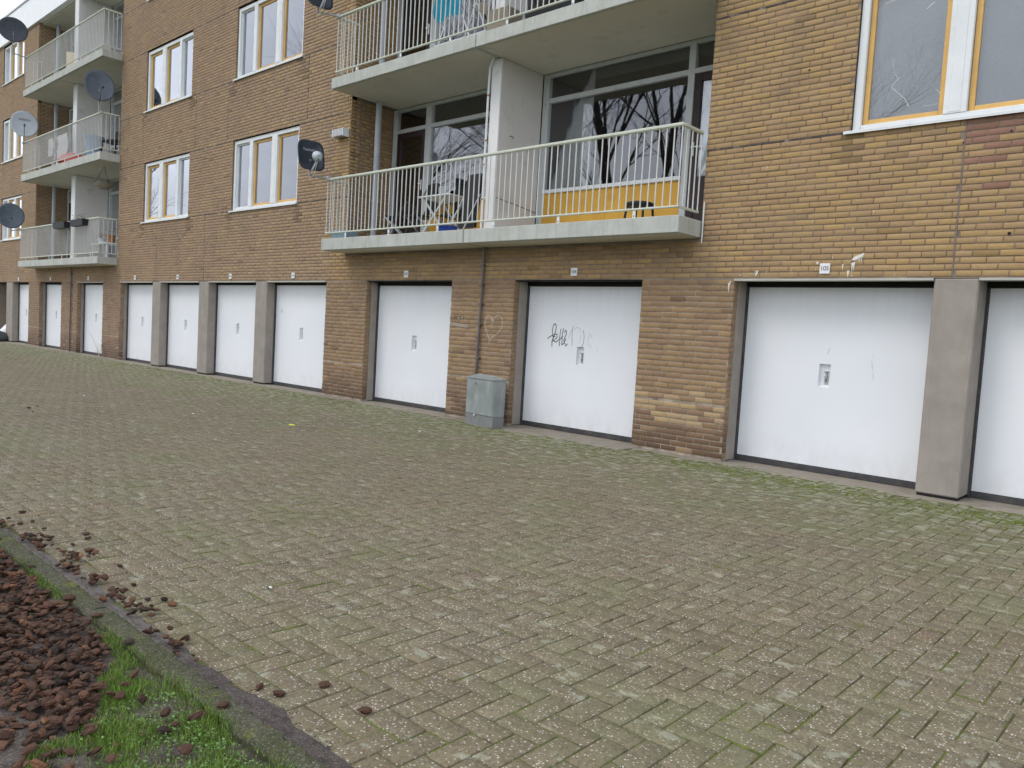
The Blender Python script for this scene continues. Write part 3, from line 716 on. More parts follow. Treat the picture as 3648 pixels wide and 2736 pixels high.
# concrete pillars between doors, and concrete jambs behind the brick piers
def pillar(x0, x1):
    m = MB(); m.box(x0, x1, 0.0, .60, .034, ZH - .004, M_CONC, bev=.012); m.box(x0 + .012, x1 - .012, .018, .58, .0, .036, M_DARKGAP); m.build('concrete_pillar', B)  # recessed near-black base block paints the shadow gap under the pillar
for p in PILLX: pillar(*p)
PIERS = [(DOORS['104'][1], DOORS['105'][0]), (DOORS['103'][1], DOORS['104'][0]), (DOORS['102'][1], DOORS['103'][0]), (DOORS['98'][1], DOORS['99'][0]), (DOORS['97'][1], DOORS['98'][0]), (DOORS['96'][1], DOORS['97'][0])]
for p in PIERS:
    m = MB(); m.box(p[0] - .002, p[1] + .004, .116, .60, .012, ZH - .004, M_CONC, bev=.01); m.build('concrete_jamb', B)
m = MB(); m.box(XL, DOORS['95'][0], .02, .6, 0, ZH, M_CONC); m.build('concrete_jamb', B)

# garage doors -------------------------------------------------------
DYS = {'104': .31, '105': .34, '106': .36, '107': .36, '103': .27}
def garage_door(nme, x0, x1, strip, first):
    DY = DYS.get(nme, .215)
    w = x1 - x0; cx = (x0 + x1) / 2
    f = MB()                                                # steel frame and dark gap above
    f.box(x0, x0 + .022, DY - .03, DY + .03, .01, ZH - .03, M_DGREY); f.box(x1 - .022, x1, DY - .03, DY + .03, .01, ZH - .03, M_DGREY)
    f.box(x0 + .001, x1 - .001, DY - .035, DY + .05, 2.042, ZH - .006, M_DARKGAP)
    f.box(x0 + .022, x1 - .022, DY - .012, DY + .04, .012, .074, M_DGREY, .004)
    fo = f.build('door_frame', B)
    d = MB(); xa, xb, za, zb = x0 + .026, x1 - .026, .080, 2.038
    pc_ = cx - .062; pw, z0, z1 = .062, .955, 1.208; p0, p1 = pc_ - pw, pc_ + pw; D = .045
    X = [xa, p0, p1, xb]; Z = [za, z0, z1, zb]
    for i in range(3):
        for k in range(3):
            if i == 1 and k == 1: continue
            d.add([(X[i], DY, Z[k]), (X[i + 1], DY, Z[k]), (X[i + 1], DY, Z[k + 1]), (X[i], DY, Z[k + 1])], [[0, 1, 2, 3]], M_DOOR)
    e = .018
    d.add([(p0, DY, z0), (p1, DY, z0), (p1, DY, z1), (p0, DY, z1), (p0 + .008, DY + D, z0 + e), (p1 - .008, DY + D, z0 + e), (p1 - .008, DY + D, z1 - .01), (p0 + .008, DY + D, z1 - .01)],
          [[0, 1, 5, 4], [1, 2, 6, 5], [2, 3, 7, 6], [3, 0, 4, 7], [4, 5, 6, 7]], M_DOOR)
    d.add([(xa, DY, za), (xa, DY, zb), (xa, DY + .06, zb), (xa, DY + .06, za), (xb, DY, za), (xb, DY, zb), (xb, DY + .06, zb), (xb, DY + .06, za)], [[0, 3, 2, 1], [4, 5, 6, 7], [1, 2, 6, 5], [0, 4, 7, 3], [3, 7, 6, 2]], M_DOOR)
    do = d.build('garage_door', B)
    hb = MB(); hb.box(pc_ - .010, pc_ + .034, DY + .006, DY + .044, 1.118, 1.132, M_STEEL, bev=.004); hb.box(pc_ + .004, pc_ + .022, DY + .02, DY + .044, 1.06, 1.125, M_STEEL)
    hb.build('handle', do)
    lk = MB(); lk.box(pc_ - .012, pc_ + .032, DY + .035, DY + .044, .985, 1.075, M_STEEL, bev=.003); lk.box(pc_ + .006, pc_ + .016, DY + .031, DY + .036, 1.015, 1.045, M_DARKGAP); lk.build('lock_plate', do)
    if strip:
        s = MB(); s.box(x0 + .003, x1 - .003, -.020, .10, ZH - .022, ZH - .001, M_LINT); s.build('lintel_strip', B)
    else:
        s = MB(); s.box(x0 + .003, x1 - .003, .02, .17, ZH - .014, ZH + .004, M_DARKGAP); s.build('lintel_strip', B)
    return do
DO = {}
for nme, (x0, x1) in DOORS.items():
    if nme == '95': continue
    DO[nme] = garage_door(nme, x0, x1, nme in ('105', '106', '107', '99', '100', '101', '102', '98'), nme == '105')
for nme, (x0, x1) in DOORS.items():
    th = MB(); th.box(x0 + .002, x1 - .002, .341, .42, 0.0, .0115, M_APRON); th.build('threshold', B)

# graffiti, scratches, heart, droppings ------------------------------
y = DYS['104'] - .0015
def strokes(S_, w, mat):
    for s_ in S_:
        g_ = MB(); g_.ribbon(s_, w, y, mat); g_.build('graffiti_stroke', DO['104'])
S = [[(-2.935, 1.30), (-2.90, 1.325), (-2.86, 1.345), (-2.80, 1.33)], [(-2.845, 1.335), (-2.86, 1.43), (-2.84, 1.50), (-2.81, 1.515), (-2.79, 1.48), (-2.80, 1.40), (-2.83, 1.33), (-2.855, 1.26), (-2.85, 1.19)],
     [(-2.85, 1.26), (-2.82, 1.36), (-2.77, 1.37), (-2.765, 1.32), (-2.83, 1.27), (-2.78, 1.255), (-2.735, 1.29)], [(-2.705, 1.44), (-2.72, 1.30), (-2.715, 1.205)], [(-2.71, 1.30), (-2.66, 1.34)],
     [(-2.66, 1.45), (-2.675, 1.33), (-2.67, 1.22), (-2.63, 1.25), (-2.605, 1.31)], [(-2.64, 1.40), (-2.61, 1.43), (-2.60, 1.38), (-2.64, 1.29), (-2.60, 1.21), (-2.57, 1.24)]]
strokes(S, .015, M_GRAF)
S = [[(-2.485, 1.49), (-2.50, 1.42), (-2.495, 1.30), (-2.485, 1.225)], [(-2.305, 1.44), (-2.285, 1.36), (-2.29, 1.27), (-2.32, 1.20), (-2.345, 1.215)]]
strokes(S, .008, M_GRAF)
S = [[(-2.46, 1.44), (-2.42, 1.48), (-2.36, 1.46), (-2.34, 1.38), (-2.36, 1.27)], [(-2.19, 1.39), (-2.22, 1.33), (-2.20, 1.24), (-2.15, 1.22)], [(-2.18, 1.40), (-2.15, 1.34)], [(-2.03, 1.19), (-2.06, 1.17)], [(-2.56, 1.32), (-2.53, 1.40), (-2.50, 1.45)]]
strokes(S, .007, M_GRAF2)
q = MB()
for s_, w in (([(1.052, 1.382), (1.043, 1.35), (1.028, 1.318)], .006), ([(1.507, 1.335), (1.508, 1.31)], .004), ([(1.498, 1.275), (1.500, 1.24), (1.506, 1.21), (1.515, 1.18)], .005), ([(1.520, 1.16), (1.523, 1.12), (1.526, 1.085)], .004), ([(.17, .10), (.20, .20)], .001), ([(.62, .25), (.624, .23)], .004), ([(1.86, 2.01), (1.88, 1.99)], .004)):
    q.ribbon(s_, w, DYS['105'] - .0015, M_GRAF2)
q.build('scratch_marks', DO['105'])
q = MB(); q.ribbon([(-9.93, 1.55), (-9.92, 1.49)], .018, .2135, M_GRAF); q.build('scratch_marks', DO['102'])
q = MB(); pts = [(-3.79, 1.225), (-3.85, 1.33), (-3.905, 1.43), (-3.90, 1.51), (-3.865, 1.575), (-3.81, 1.585), (-3.755, 1.545), (-3.735, 1.49), (-3.72, 1.55), (-3.66, 1.585), (-3.60, 1.585), (-3.55, 1.54), (-3.545, 1.46), (-3.58, 1.38), (-3.66, 1.31), (-3.76, 1.255), (-3.79, 1.225), (-3.80, 1.17)]
q.ribbon(pts, .011, -.004, M_CHALK); q.ribbon([(-3.79, 1.545), (-3.755, 1.50), (-3.765, 1.40)], .010, -.004, M_CHALK); q.build('chalk_heart', B)
q = MB(); q.add([(-4.67, -.004, 1.415), (-4.27, -.004, 1.385), (-4.265, -.004, 1.43), (-4.67, -.004, 1.462)], [[0, 1, 2, 3]], plain('faded_paint', (.34, .29, .24), .9, .3, 30)); 
for (x, z) in ((-4.5, 1.52), (-4.46, 1.62), (-4.42, 1.53)): q.ribbon([(x, z), (x + .03, z + .03), (x + .02, z - .02)], .008, -.004, M_CHALK)
q.build('faded_marks', B)
q = MB()
def drip(x, z, l, w): q.add([(x - w, -.004, z), (x + w, -.004, z), (x + w * .5, -.004, z - l * .5), (x, -.004, z - l), (x - w * .6, -.004, z - l * .5)], [[4, 3, 2, 1, 0][::-1]], M_DROP)
q.add([(1.445, -.004, 2.365), (1.43, -.004, 2.31), (1.39, -.004, 2.30), (1.36, -.004, 2.29), (1.325, -.004, 2.26), (1.325, -.004, 2.30), (1.35, -.004, 2.325)], [[0, 6, 5, 4, 3, 2, 1]], M_DROP)
for d_ in ((1.335, 2.29, .13, .012), (1.352, 2.27, .10, .010), (1.40, 2.31, .05, .008), (1.42, 2.32, .06, .006), (1.24, 2.25, .06, .008), (1.30, 2.185, .075, .014), (1.34, 2.14, .02, .006), (.30, 2.195, .065, .026), (.285, 2.19, .04, .012), (.11, 2.15, .015, .012), (.42, 2.19, .02, .004), (.70, 2.20, .02, .004), (1.13, 2.33, .025, .004), (.975, 2.28, .03, .016), (-.02, 2.06, .12, .012), (-.005, 2.08, .05, .01), (.96, 2.21, .02, .004), (1.75, 2.14, .015, .004), (1.50, 2.78, .02, .006), (.33, 3.34, .05, .003), (1.31, 2.62, .04, .004)): drip(*d_)
q.build('bird_dropping', B)
RA0 = REC[0]
q = MB()
for _ in range(60):
    x, z = rnd.uniform(-17, 3.2), rnd.uniform(2.3, 6.2)
    if RA0[0] < x < RA0[1] or any(w[0] - .1 < x < w[1] + .1 and w[2] - .1 < z < w[3] + .1 for w in WIN): continue
    rr = rnd.uniform(.008, .018); q.add([(x + rr * math.cos(k * 1.05), -.0035, z + rr * math.sin(k * 1.05)) for k in range(6)], [[0, 1, 2, 3, 4, 5]], M_DARKGAP)
q.build('plug_holes', B, kind='stuff')

# windows ------------------------------------------------------------
def curtain(parent, x0, x1, y, z0, z1, mat, amp=.018, per=.09):
    n = max(8, int((x1 - x0) / .02)); m = MB(); vs = []; fs = []
    for i in range(n + 1):
        x = x0 + (x1 - x0) * i / n; yy = y + amp * math.sin(x * 6.283 / per) * (.6 + .4 * math.sin(x * 7)); vs += [(x, yy, z0), (x, yy * .9 + y * .1, z1)]
    for i in range(n): fs.append([2 * i, 2 * i + 2, 2 * i + 3, 2 * i + 1])
    m.add(vs, fs, mat, True); return m.build('curtain', parent)
def frame_ring(m, x0, x1, y0, y1, z0, z1, t, mat, bev=.004, tb=None):
    tb = tb or t
    m.box(x0, x0 + t, y0, y1, z0, z1, mat, bev); m.box(x1 - t, x1, y0, y1, z0, z1, mat, bev)
    m.box(x0 + t + .0005, x1 - t - .0005, y0 + .001, y1 - .001, z0, z0 + tb, mat, bev); m.box(x0 + t + .0005, x1 - t - .0005, y0 + .001, y1 - .001, z1 - tb, z1, mat, bev)
def pane(parent, x0, x1, y, z0, z1):
    m = MB(); m.add([(x0, y, z0), (x1, y, z0), (x1, y, z1), (x0, y, z1)], [[0, 1, 2, 3]], M_GLASS)
    m.add([(x0, y + .006, z0), (x1, y + .006, z0), (x1, y + .006, z1), (x0, y + .006, z1)], [[3, 2, 1, 0]], M_GLASSB); return m.build('pane', parent)
def window(x0, x1, z0, z1, mir, kind):
    W = x1 - x0; q = W / 2.57
    tp, o1, m1, o2, m2, fx = [v * q for v in (.08, .76, .20, .76, .12, .57)]
    if not mir: seq = [('f', tp, tp + fx), ('o', tp + fx + m2, tp + fx + m2 + o2), ('o', tp + fx + m2 + o2 + m1, W - tp)]; posts = [(tp + fx, tp + fx + m2), (tp + fx + m2 + o2, tp + fx + m2 + o2 + m1)]
    else: seq = [('o', tp, tp + o1), ('o', tp + o1 + m1, tp + o1 + m1 + o2), ('f', tp + o1 + m1 + o2 + m2, W - tp)]; posts = [(tp + o1, tp + o1 + m1), (tp + o1 + m1 + o2, tp + o1 + m1 + o2 + m2)]
    m = MB(); Y0, Y1 = .035, .13
    m.box(x0 + .004, x0 + tp, Y0, Y1, z0 + .004, z1 - .03, M_WHITE, .004); m.box(x1 - tp, x1 - .004, Y0, Y1, z0 + .004, z1 - .03, M_WHITE, .004)
    m.box(x0 + tp + .001, x1 - tp - .001, Y0 + .002, Y1, z1 - .105, z1 - .03, M_WHITE, .004); m.box(x0 + tp + .001, x1 - tp - .001, Y0 + .002, Y1, z0 + .004, z0 + .055, M_WHITE, .004)
    for a_, b_ in posts:
        m.box(x0 + a_ + .001, x0 + b_ - .001, Y0 - .004, Y1, z0 + .056, z1 - .106, M_WHITE, .003)
        if b_ - a_ > .15: m.box(x0 + a_ + .05, x0 + b_ - .05, Y0 - .008, Y0 - .003, z0 + .07, z1 - .12, M_WHITE, .002)
    wo_ = m.build('window', B)
    s = MB(); s.box(x0 - .06, x1 + .02, -.035, .034, z0 - .020, z0 - .004, M_WHITE, .003); s.box(x0 - .06, x1 + .02, -.035, -.029, z0 - .034, z0 - .019, M_WHITE); s.build('sill', wo_)
    for t_, a_, b_ in seq:
        a_ += x0; b_ += x0; zb, zt = z0 + .058, z1 - .108
        if t_ == 'o':
            o_s = MB(); frame_ring(o_s, a_ + .004, b_ - .004, .080, .128, zb + .003, zt - .003, .050, M_ORANGE, .005); so_ = o_s.build('sash', wo_)
            pane(wo_, a_ + .050, b_ - .050, .100, zb + .050, zt - .050)
        else:
            f_s = MB(); frame_ring(f_s, a_ + .001, b_ - .001, .07, .125, zb, zt, .022, M_WHITE, .003); f_s.build('sash', wo_); pane(wo_, a_ + .02, b_ - .02, .10, zb + .02, zt - .02)
    if kind == 'net': curtain(wo_, x0 + .1, x1 - .1, .17, z0 + .05, z1 - .05, M_CURT)
    if kind == 'side': curtain(wo_, x0 + .1, x0 + .42, .22, z0 + .05, z1 - .05, M_CURT, .03); curtain(wo_, x1 - .55, x1 - .1, .22, z0 + .05, z1 - .05, M_CURT, .03)
    if kind == 'blind':
        b_ = MB(); b_.box(x0 + .1, x1 - .1, .17, .176, z0 + .06, z1 - .12, M_BLINDW); b_.build('blind', wo_)
    if kind == 'slat':
        b_ = MB()
        for k in range(28): b_.box(x0 + .75, x0 + 1.5, .19, .215, z1 - .15 - k * .045, z1 - .148 - k * .045 + .004, M_WHITE)
        b_.build('blind', wo_)
    return wo_
KIN = {(-11.775, 3.605): 'dark', (-16.36, 3.605): 'net', (-28.8, 3.605): 'net', (1.2, 3.605): 'blind', (-11.775, 6.365): 'slat', (-16.36, 6.365): 'net', (-28.8, 6.365): 'net'}
for (x0, x1, z0, z1, mir) in WIN:
    window(x0, x1, z0, z1, mir, KIN.get((x0, z0), 'net'))
# stickers and scratches on the near pane
yb = .0985
for s_, w in (([(1.40, 4.86), (1.55, 4.885), (1.72, 4.90)], .010), ([(1.80, 4.72), (1.86, 4.77)], .012), ([(1.52, 4.30), (1.55, 4.15), (1.60, 4.07)], .005), ([(1.60, 4.10), (1.53, 4.02), (1.60, 3.95), (1.67, 3.88), (1.71, 3.80)], .008), ([(1.95, 3.93), (2.0, 3.86)], .007), ([(1.85, 3.78), (1.98, 3.79)], .005)):
    q = MB(); q.ribbon(s_, w * .7, yb, M_BALUS); q.build('tape_mark', B)

# roof fascia, roof, body, floors -------------------------------------
m = MB(); m.box(XL, XR, -.07, .10, 10.452, 11.34, M_FASC); m.build('roof_fascia', B)
m = MB(); m.box(XL - .02, XR + .02, -.095, .12, 11.343, 11.40, M_STEEL); m.build('roof_edge', B)
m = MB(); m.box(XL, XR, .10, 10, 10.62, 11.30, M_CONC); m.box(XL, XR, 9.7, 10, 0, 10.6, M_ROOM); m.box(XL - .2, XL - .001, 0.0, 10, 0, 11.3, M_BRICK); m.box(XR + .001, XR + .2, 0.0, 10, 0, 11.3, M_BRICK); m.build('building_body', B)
m = MB()
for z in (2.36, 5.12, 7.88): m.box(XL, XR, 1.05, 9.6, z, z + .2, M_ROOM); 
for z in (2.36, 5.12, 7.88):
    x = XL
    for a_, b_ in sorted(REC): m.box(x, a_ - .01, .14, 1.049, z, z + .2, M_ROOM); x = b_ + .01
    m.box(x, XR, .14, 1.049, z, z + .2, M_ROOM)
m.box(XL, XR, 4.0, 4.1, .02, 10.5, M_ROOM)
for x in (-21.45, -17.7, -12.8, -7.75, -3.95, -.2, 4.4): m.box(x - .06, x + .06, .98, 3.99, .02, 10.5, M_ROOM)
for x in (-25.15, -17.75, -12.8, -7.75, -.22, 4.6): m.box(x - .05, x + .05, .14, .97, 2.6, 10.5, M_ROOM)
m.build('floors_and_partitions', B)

# balconies ----------------------------------------------------------
def rails(parent, x0, x1, zf, single, yf=-.452, spacing=.101):
    zt, zb = zf + 1.02, zf + .105
    r = MB(); r.box(x0, x1, yf - .022, yf + .022, zt - .022, zt + .022, M_RAIL, .012)
    r.box(x0, x0 + .04, yf + .023, -.004, zt - .02, zt + .02, M_RAIL, .01); r.box(x1 - .04, x1, yf + .023, -.004, zt - .02, zt + .02, M_RAIL, .01); r.build('handrail', parent)
    r = MB(); r.box(x0, x1, yf - .016, yf + .016, zb - .012, zb + .012, M_RAIL, .006); r.box(x0, x0 + .03, yf + .017, -.004, zb - .012, zb + .012, M_RAIL); r.box(x1 - .03, x1, yf + .017, -.004, zb - .012, zb + .012, M_RAIL); r.build('bottom_rail', parent)
    pos = []; n = int(round((x1 - x0 - .04) / spacing)); st = (x1 - x0 - .04) / n
    pos = [(x0 + .02 + st * k, yf) for k in range(n + 1)] + [(xx, yf + .11 * k) for xx in (x0 + .018, x1 - .018) for k in (1, 2, 3, 4)]
    if single:
        b = MB(); b.box(-.006, .006, -.006, .006, zb + .012, zt - .022, M_BALUS); p0 = b.build('baluster', parent, (pos[0][0], pos[0][1], 0))
        for x, y_ in pos[1:]:
            c = p0.copy(); col.objects.link(c); c.parent = parent; c.location = (x, y_, 0)
    else:
        b = MB()
        for x, y_ in pos: b.box(x - .006, x + .006, y_ - .006, y_ + .006, zb + .012, zt - .022, M_BALUS)
        b.build('balusters', parent, kind='stuff')
    nb = 6
    for k in range(nb):
        x = x0 + .6 + (x1 - x0 - 1.2) * k / (nb - 1); b = MB(); b.box(x - .02, x + .02, yf - .005, yf + .001, zf - .03, zb - .012, M_WHITE); b.box(x - .006, x + .006, yf - .009, yf - .0045, zf + .02, zf + .035, M_DARKGAP); b.build('rail_bracket', parent)
def slab(x0, x1, z0, z1, single, xm):
    par = None
    for a_, b_ in ((x0, xm - .007), (xm + .007, x1)):
        m = MB(); i0 = len(m.f); m.box(a_, b_, -.5, .93, z0, z1, M_SLAB, .006)
        m.box(a_ + .04, b_ - .04, -.44, .92, z0 - .004, z0 + .001, M_SOFFIT)
        o = m.build('balcony_slab', B); par = par or o
    g2 = MB(); g2.box(xm - .0065, xm + .0065, -.40, .93, z0 + .01, z1 - .01, M_DARKGAP); g2.build('slab_joint', B)
    rails(par, x0 + .045, x1 - .04, z1, single)
    return par
RA, RB = REC
BAL = {}
BAL['main1'] = slab(RA[0] - .01, RA[1] - .002, 2.588, 2.782, True, -3.95)
BAL['main2'] = slab(RA[0] + .10, RA[1] - .002, 5.318, 5.496, True, -3.91)
slab(RA[0], RA[1] - .002, 8.05, 8.23, False, -3.95)
BAL['l1'] = slab(RB[0] + .06, RB[1] - .02, 2.545, 2.735, False, -21.45)
BAL['l2'] = slab(RB[0] + .2, RB[1] - .005, 5.262, 5.470, False, -21.4)
BAL['l3'] = slab(RB[0] + .3, RB[1] - .005, 7.915, 8.110, False, -21.4)
m = MB(); m.box(RA[0], RA[1], .06, .93, 10.44, 10.60, M_SOFFIT); m.build('top_soffit', B)
m = MB(); m.box(RB[0], RB[1], .11, .93, 10.402, 10.60, M_SOFFIT); m.build('top_soffit', B)
LV = [(2.782, 5.314), (5.496, 8.045), (8.23, 10.44)]; LVL = [(2.735, 5.258), (5.470, 7.911), (8.110, 10.40)]
def front(xa, xp0, xp1, xb, zf, zc, lo, style):
    """window front of a recess: left flat | white partition | right flat"""
    p = MB(); p.box(xp0, xp1, .002, .925, zf, zc, M_PART, .01); po = p.build('partition_wall', B)
    e = MB(); e.box(xp0 - .001, xp1 + .001, -.006, .03, zf + .002, zc - .004, M_PARTL, .008); e.build('partition_edge', B)
    Y = .93; zs = zf + .72; zt = zc - .37; zt2 = zc - .44
    for side in (0, 1):
        if side == 0: x0, x1, dl, dr = xa + .01, xp0 - .005, xa + .14, xa + .93
        else: x0, x1, dl, dr = xp1 + .004, xb + .0, xb - .79, xb - .001
        f = MB(); f.box(x0, x0 + .11, Y, Y + .09, zf, zc, M_FRAME, .006)
        if side == 0: mx0, mx1 = dr, dr + .15
        else: mx0, mx1 = dl - .10, dl
        f.box(mx0, mx1, Y - .004, Y + .09, zf, zc, M_FRAME, .006)
        f.box(x0 + .112, x1, Y + .002, Y + .08, zt2, zt, M_FRAME, .006); f.box(x0 + .112, x1, Y + .002, Y + .08, zc - .05, zc, M_FRAME, .004)
        wx0, wx1 = (mx1, x1) if side == 0 else (x0 + .112, mx0)
        if side == 0: f.box(x1 - .05, x1, Y - .003, Y + .09, zf, zc, M_FRAME, .006)
        f.box(wx0 - .002, wx1 + .002, Y - .03, Y + .08, zs, zs + .055, M_WHITE, .006)
        fo = f.build('window_front', B)
        pn = MB(); h = (wx1 - wx0) / 2
        pm = {'y': M_YELLOW, 'w': M_WHITE, 'l': M_BLIND}[style]
        for k in range(2): pn.box(wx0 + k * h + .003, wx0 + (k + 1) * h - .003, Y + .001, Y + .05, zf + .005, zs - .002, pm)
        pn.build('apron_panel', fo)
        pane(fo, wx0 + .01, wx1 - .01, Y + .045, zs + .055, zt2); pane(fo, wx0 + .01, wx1 - .01, Y + .045, zt, zc - .05)
        dx0, dx1 = (dl, dr) if side == 0 else (dl, dr)
        pane(fo, dx0, dx1, Y + .045, zt, zc - .05)
        d = MB(); t = .10; frame_ring(d, dx0 + .005, dx1 - .005, Y + .01, Y + .07, zf + .03, zt2 - .004, t, M_DARK, .005); d.box(dx0 + t, dx1 - t, Y + .02, Y + .06, zf + .13, zs + .03, M_DARK)
        d.build('balcony_door', fo); pane(fo, dx0 + t, dx1 - t, Y + .04, zs + .03, zt2 - .1)
        hx = dx1 - .05 if side == 0 else dx0 + .05
        hd = MB(); hd.box(hx - .014, hx + .014, Y - .005, Y + .012, zf + 1.02, zf + 1.20, M_WHITE, .004); hd.box(hx - .055 if side == 0 else hx - .02, hx + .02 if side == 0 else hx + .10, Y - .03, Y - .012, zf + 1.12, zf + 1.14, M_WHITE, .004); hd.build('door_handle', fo)
        if side == 0: curtain(fo, dx0 + t, dx1 - t, Y + .055, zs + .04, zt2 - .02, M_CURTB, .006, .07)
        else: curtain(fo, dx0 + t, dx1 - .02, Y + .06, zs + .04, zt2 - .02, M_CURT, .005, .05)
        if lo == 0 and side == 1: curtain(fo, wx0 + .03, wx0 + .80, Y + .10, zs + .06, zc - .06, M_BLINDW, .02, .11)
        if lo == 1: curtain(fo, wx0 + .03, wx0 + .6, Y + .16, zs + .05, zc - .06, M_CURTB, .02, .11)
        if style == 'l': curtain(fo, wx0 + .03, wx1 - .03, Y + .16, zs + .05, zc - .06, M_BLIND if side == 0 else M_CURT, .02, .11)
for k, (zf, zc) in enumerate(LV): front(RA[0], -4.053, -3.857, RA[1], zf, zc, k, 'y' if k == 0 else 'w')
for k, (zf, zc) in enumerate(LVL): front(RB[0], -21.60, -21.29, RB[1], zf, zc, 3, 'l')
# clothes-line hooks and chalk line on the partition
for x, z in ((0, 4.24), (.36, 4.13)):
    h = MB(); yy = .25 + x; h.tube([(-3.856, yy, z), (-3.82, yy, z + .004), (-3.80, yy + .02, z - .02), (-3.82, yy + .02, z - .035)], .006, M_DGREY, 6); h.build('wall_hook', B)
h = MB(); h.tube([(-3.95, -.004, 3.30), (-3.85, .03, 3.31), (-3.852, .5, 3.27), (-3.852, .9, 3.22)], .006, M_SEAL2, 5); h.build('cable', B)
# pipes
for x, z0, z1 in ((-7.29, 2.786, 5.31), (-7.27, 5.50, 8.04), (-24.55, 2.74, 5.255), (-24.5, 5.475, 7.905), (-24.45, 8.115, 10.39)):
    t = MB(); t.tube([(x, .42, z0), (x, .42, z1)], .055, M_PIPE, 14); t.tube([(x, .42, z0 + .75), (x, .42, z0 + .80)], .061, M_PIPE, 14); t.build('downpipe', B)
for zf, zc in LV[:2]:
    t = MB(); t.tube([(-4.075, -.03, zf), (-4.075, -.03, zc - .45), (-4.06, -.035, zc - .12), (-3.97, -.06, zc + .004)], .017, M_WHITE, 8)
    for q_ in (.5, 1.0, 1.35, 2.0): t.tube([(-4.075, -.03, zf + q_), (-4.075, -.03, zf + q_ + .025)], .023, M_TERR, 8)
    t.build('rain_pipe', B)
def conduit(x, brk=True):
    t = MB(); t.tube([(x + .03, -.06, 2.58), (x + .02, -.035, 2.3), (x, -.035, 1.4), (x - .02, -.035, .70 if brk else .03)], .019, M_CONDUIT, 8)
    for z in (2.32, 2.03, 1.75, 1.45, .95): t.box(x - .035, x + .04, -.062, .006, z - .010, z + .010, M_CONDUIT)
    t.build('drain_pipe', B)
conduit(-3.99); conduit(-21.38, False)
# small conduit in the recess corner and a vent under the slab
for RX in (RA, ):
    t = MB(); t.tube([(RX[0] + .012, .20, 2.79), (RX[0] + .012, .20, 5.31)], .009, M_SEAL2, 6); t.build('cable', B)
t = MB(); t.tube([(-.40, -.02, 2.52), (-.40, -.02, 3.0)], .008, M_WHITE, 6); t.build('cable', B)

# number plates (each a sign of its own) ------------------------------
def digits(txt, size, parent, loc):
    c = bpy.data.curves.new('tmp', 'FONT'); c.body = txt; c.size = size; c.align_x = 'CENTER'; c.align_y = 'CENTER'; c.extrude = .0006; c.resolution_u = 3; c.space_character = .9
    o = bpy.data.objects.new('tmp', c); me = bpy.data.meshes.new_from_object(o); bpy.data.objects.remove(o)
    me.materials.clear(); me.materials.append(M_INK); ob = bpy.data.objects.new('digits', me); link(ob, parent, loc); ob.rotation_euler = (math.pi / 2, 0, 0); return ob
PL = {'105': 1.060, '104': -2.278, '103': -5.782, '102': -9.194, '101': -11.68, '100': -14.236, '99': -16.73, '98': -20.04, '97': -23.32, '96': -26.62, '106': 3.53}
PLAB = {'105': 'number plate 105, the one amid white bird droppings above the nearest whole garage door', '104': 'number plate 104 above the garage door with dark graffiti', '103': 'number plate 103 above the garage door left of the utility cabinet',
        '102': 'number plate 102 above the first garage door left of the main balcony', '101': 'number plate 101 above the second door left of the main balcony', '100': 'number plate 100 above the third door left of the main balcony',
        '99': 'number plate 99 above the fourth door left of the main balcony, at the brick pier', '98': 'number plate 98 under the right half of the left balconies', '97': 'number plate 97 under the left half of the left balconies',
        '96': 'farthest number plate, above the last closed garage door on the left', '106': 'number plate 106 above the door at the right picture edge'}
for nme, x in PL.items():
    e = empty('number_plate', (x, -.006, 2.208), label=PLAB[nme], cat='number plate', group='number plates above the garage doors')
    p = MB(); p.box(-.053, .053, -.010, .004, -.054, .054, M_PLATE, .003); p.build('plate', e); digits(nme, .066 if len(nme) == 3 else .075, e, (0, -.0108, 0))

# ================================================================== THINGS ON AND AROUND THE BUILDING
# electrical cabinet
cab = empty('electrical_cabinet', (-3.86, -.345, 0), math.radians(-6), 'grey-green metal utility cabinet standing against the brick pier between doors 103 and 104', 'cabinet')
m = MB(); m.box(0, .62, .0, .21, .155, .665, M_CAB, .004); m.build('cabinet_body', cab)
m = MB(); m.box(.004, .600, -.007, .0, .16, .655, M_CAB, .003); m.build('cabinet_door', cab)
m = MB(); m.box(.0, .62, -.001, .206, -.06, .153, M_CABB, .003); m.build('plinth', cab)
m = MB(); m.add([(-.005, -.012, .667), (.625, -.012, .667), (.625, .215, .667), (-.005, .215, .667), (-.005, -.012, .68), (.625, -.012, .68), (.625, .215, .695), (-.005, .215, .695), (.10, .14, .735), (.50, .14, .722)],
    [[3, 2, 1, 0], [0, 1, 5, 4], [1, 2, 6, 5], [2, 3, 7, 6], [3, 0, 4, 7], [4, 5, 9, 8], [5, 6, 9], [6, 7, 8, 9], [7, 4, 8]], M_CAB); m.build('cabinet_lid', cab)
for z, mt in ((.60, M_DARKGAP), (.145, M_PLATE)):
    m = MB(); m.tube([(.215, -.004, z), (.215, -.017, z)], .017, M_STEEL, 12); m.tube([(.215, -.017, z), (.215, -.020, z)], .010, mt, 10); m.build('lock', cab)

# wall lamp
e = empty('wall_lamp', (-7.73, 0, 4.72), label='small grey box lamp with white ends on the brick corner above the lower satellite dish', cat='lamp')
m = MB(); m.box(-.145, .145, -.13, -.002, -.075, .06, M_STEEL, .01); m.build('lamp_body', e)
for s in (-1, 1): m = MB(); m.box(s * .155 - .009, s * .155 + .009, -.135, -.002, -.08, .065, M_PLATE, .003); m.build('end_cap', e)

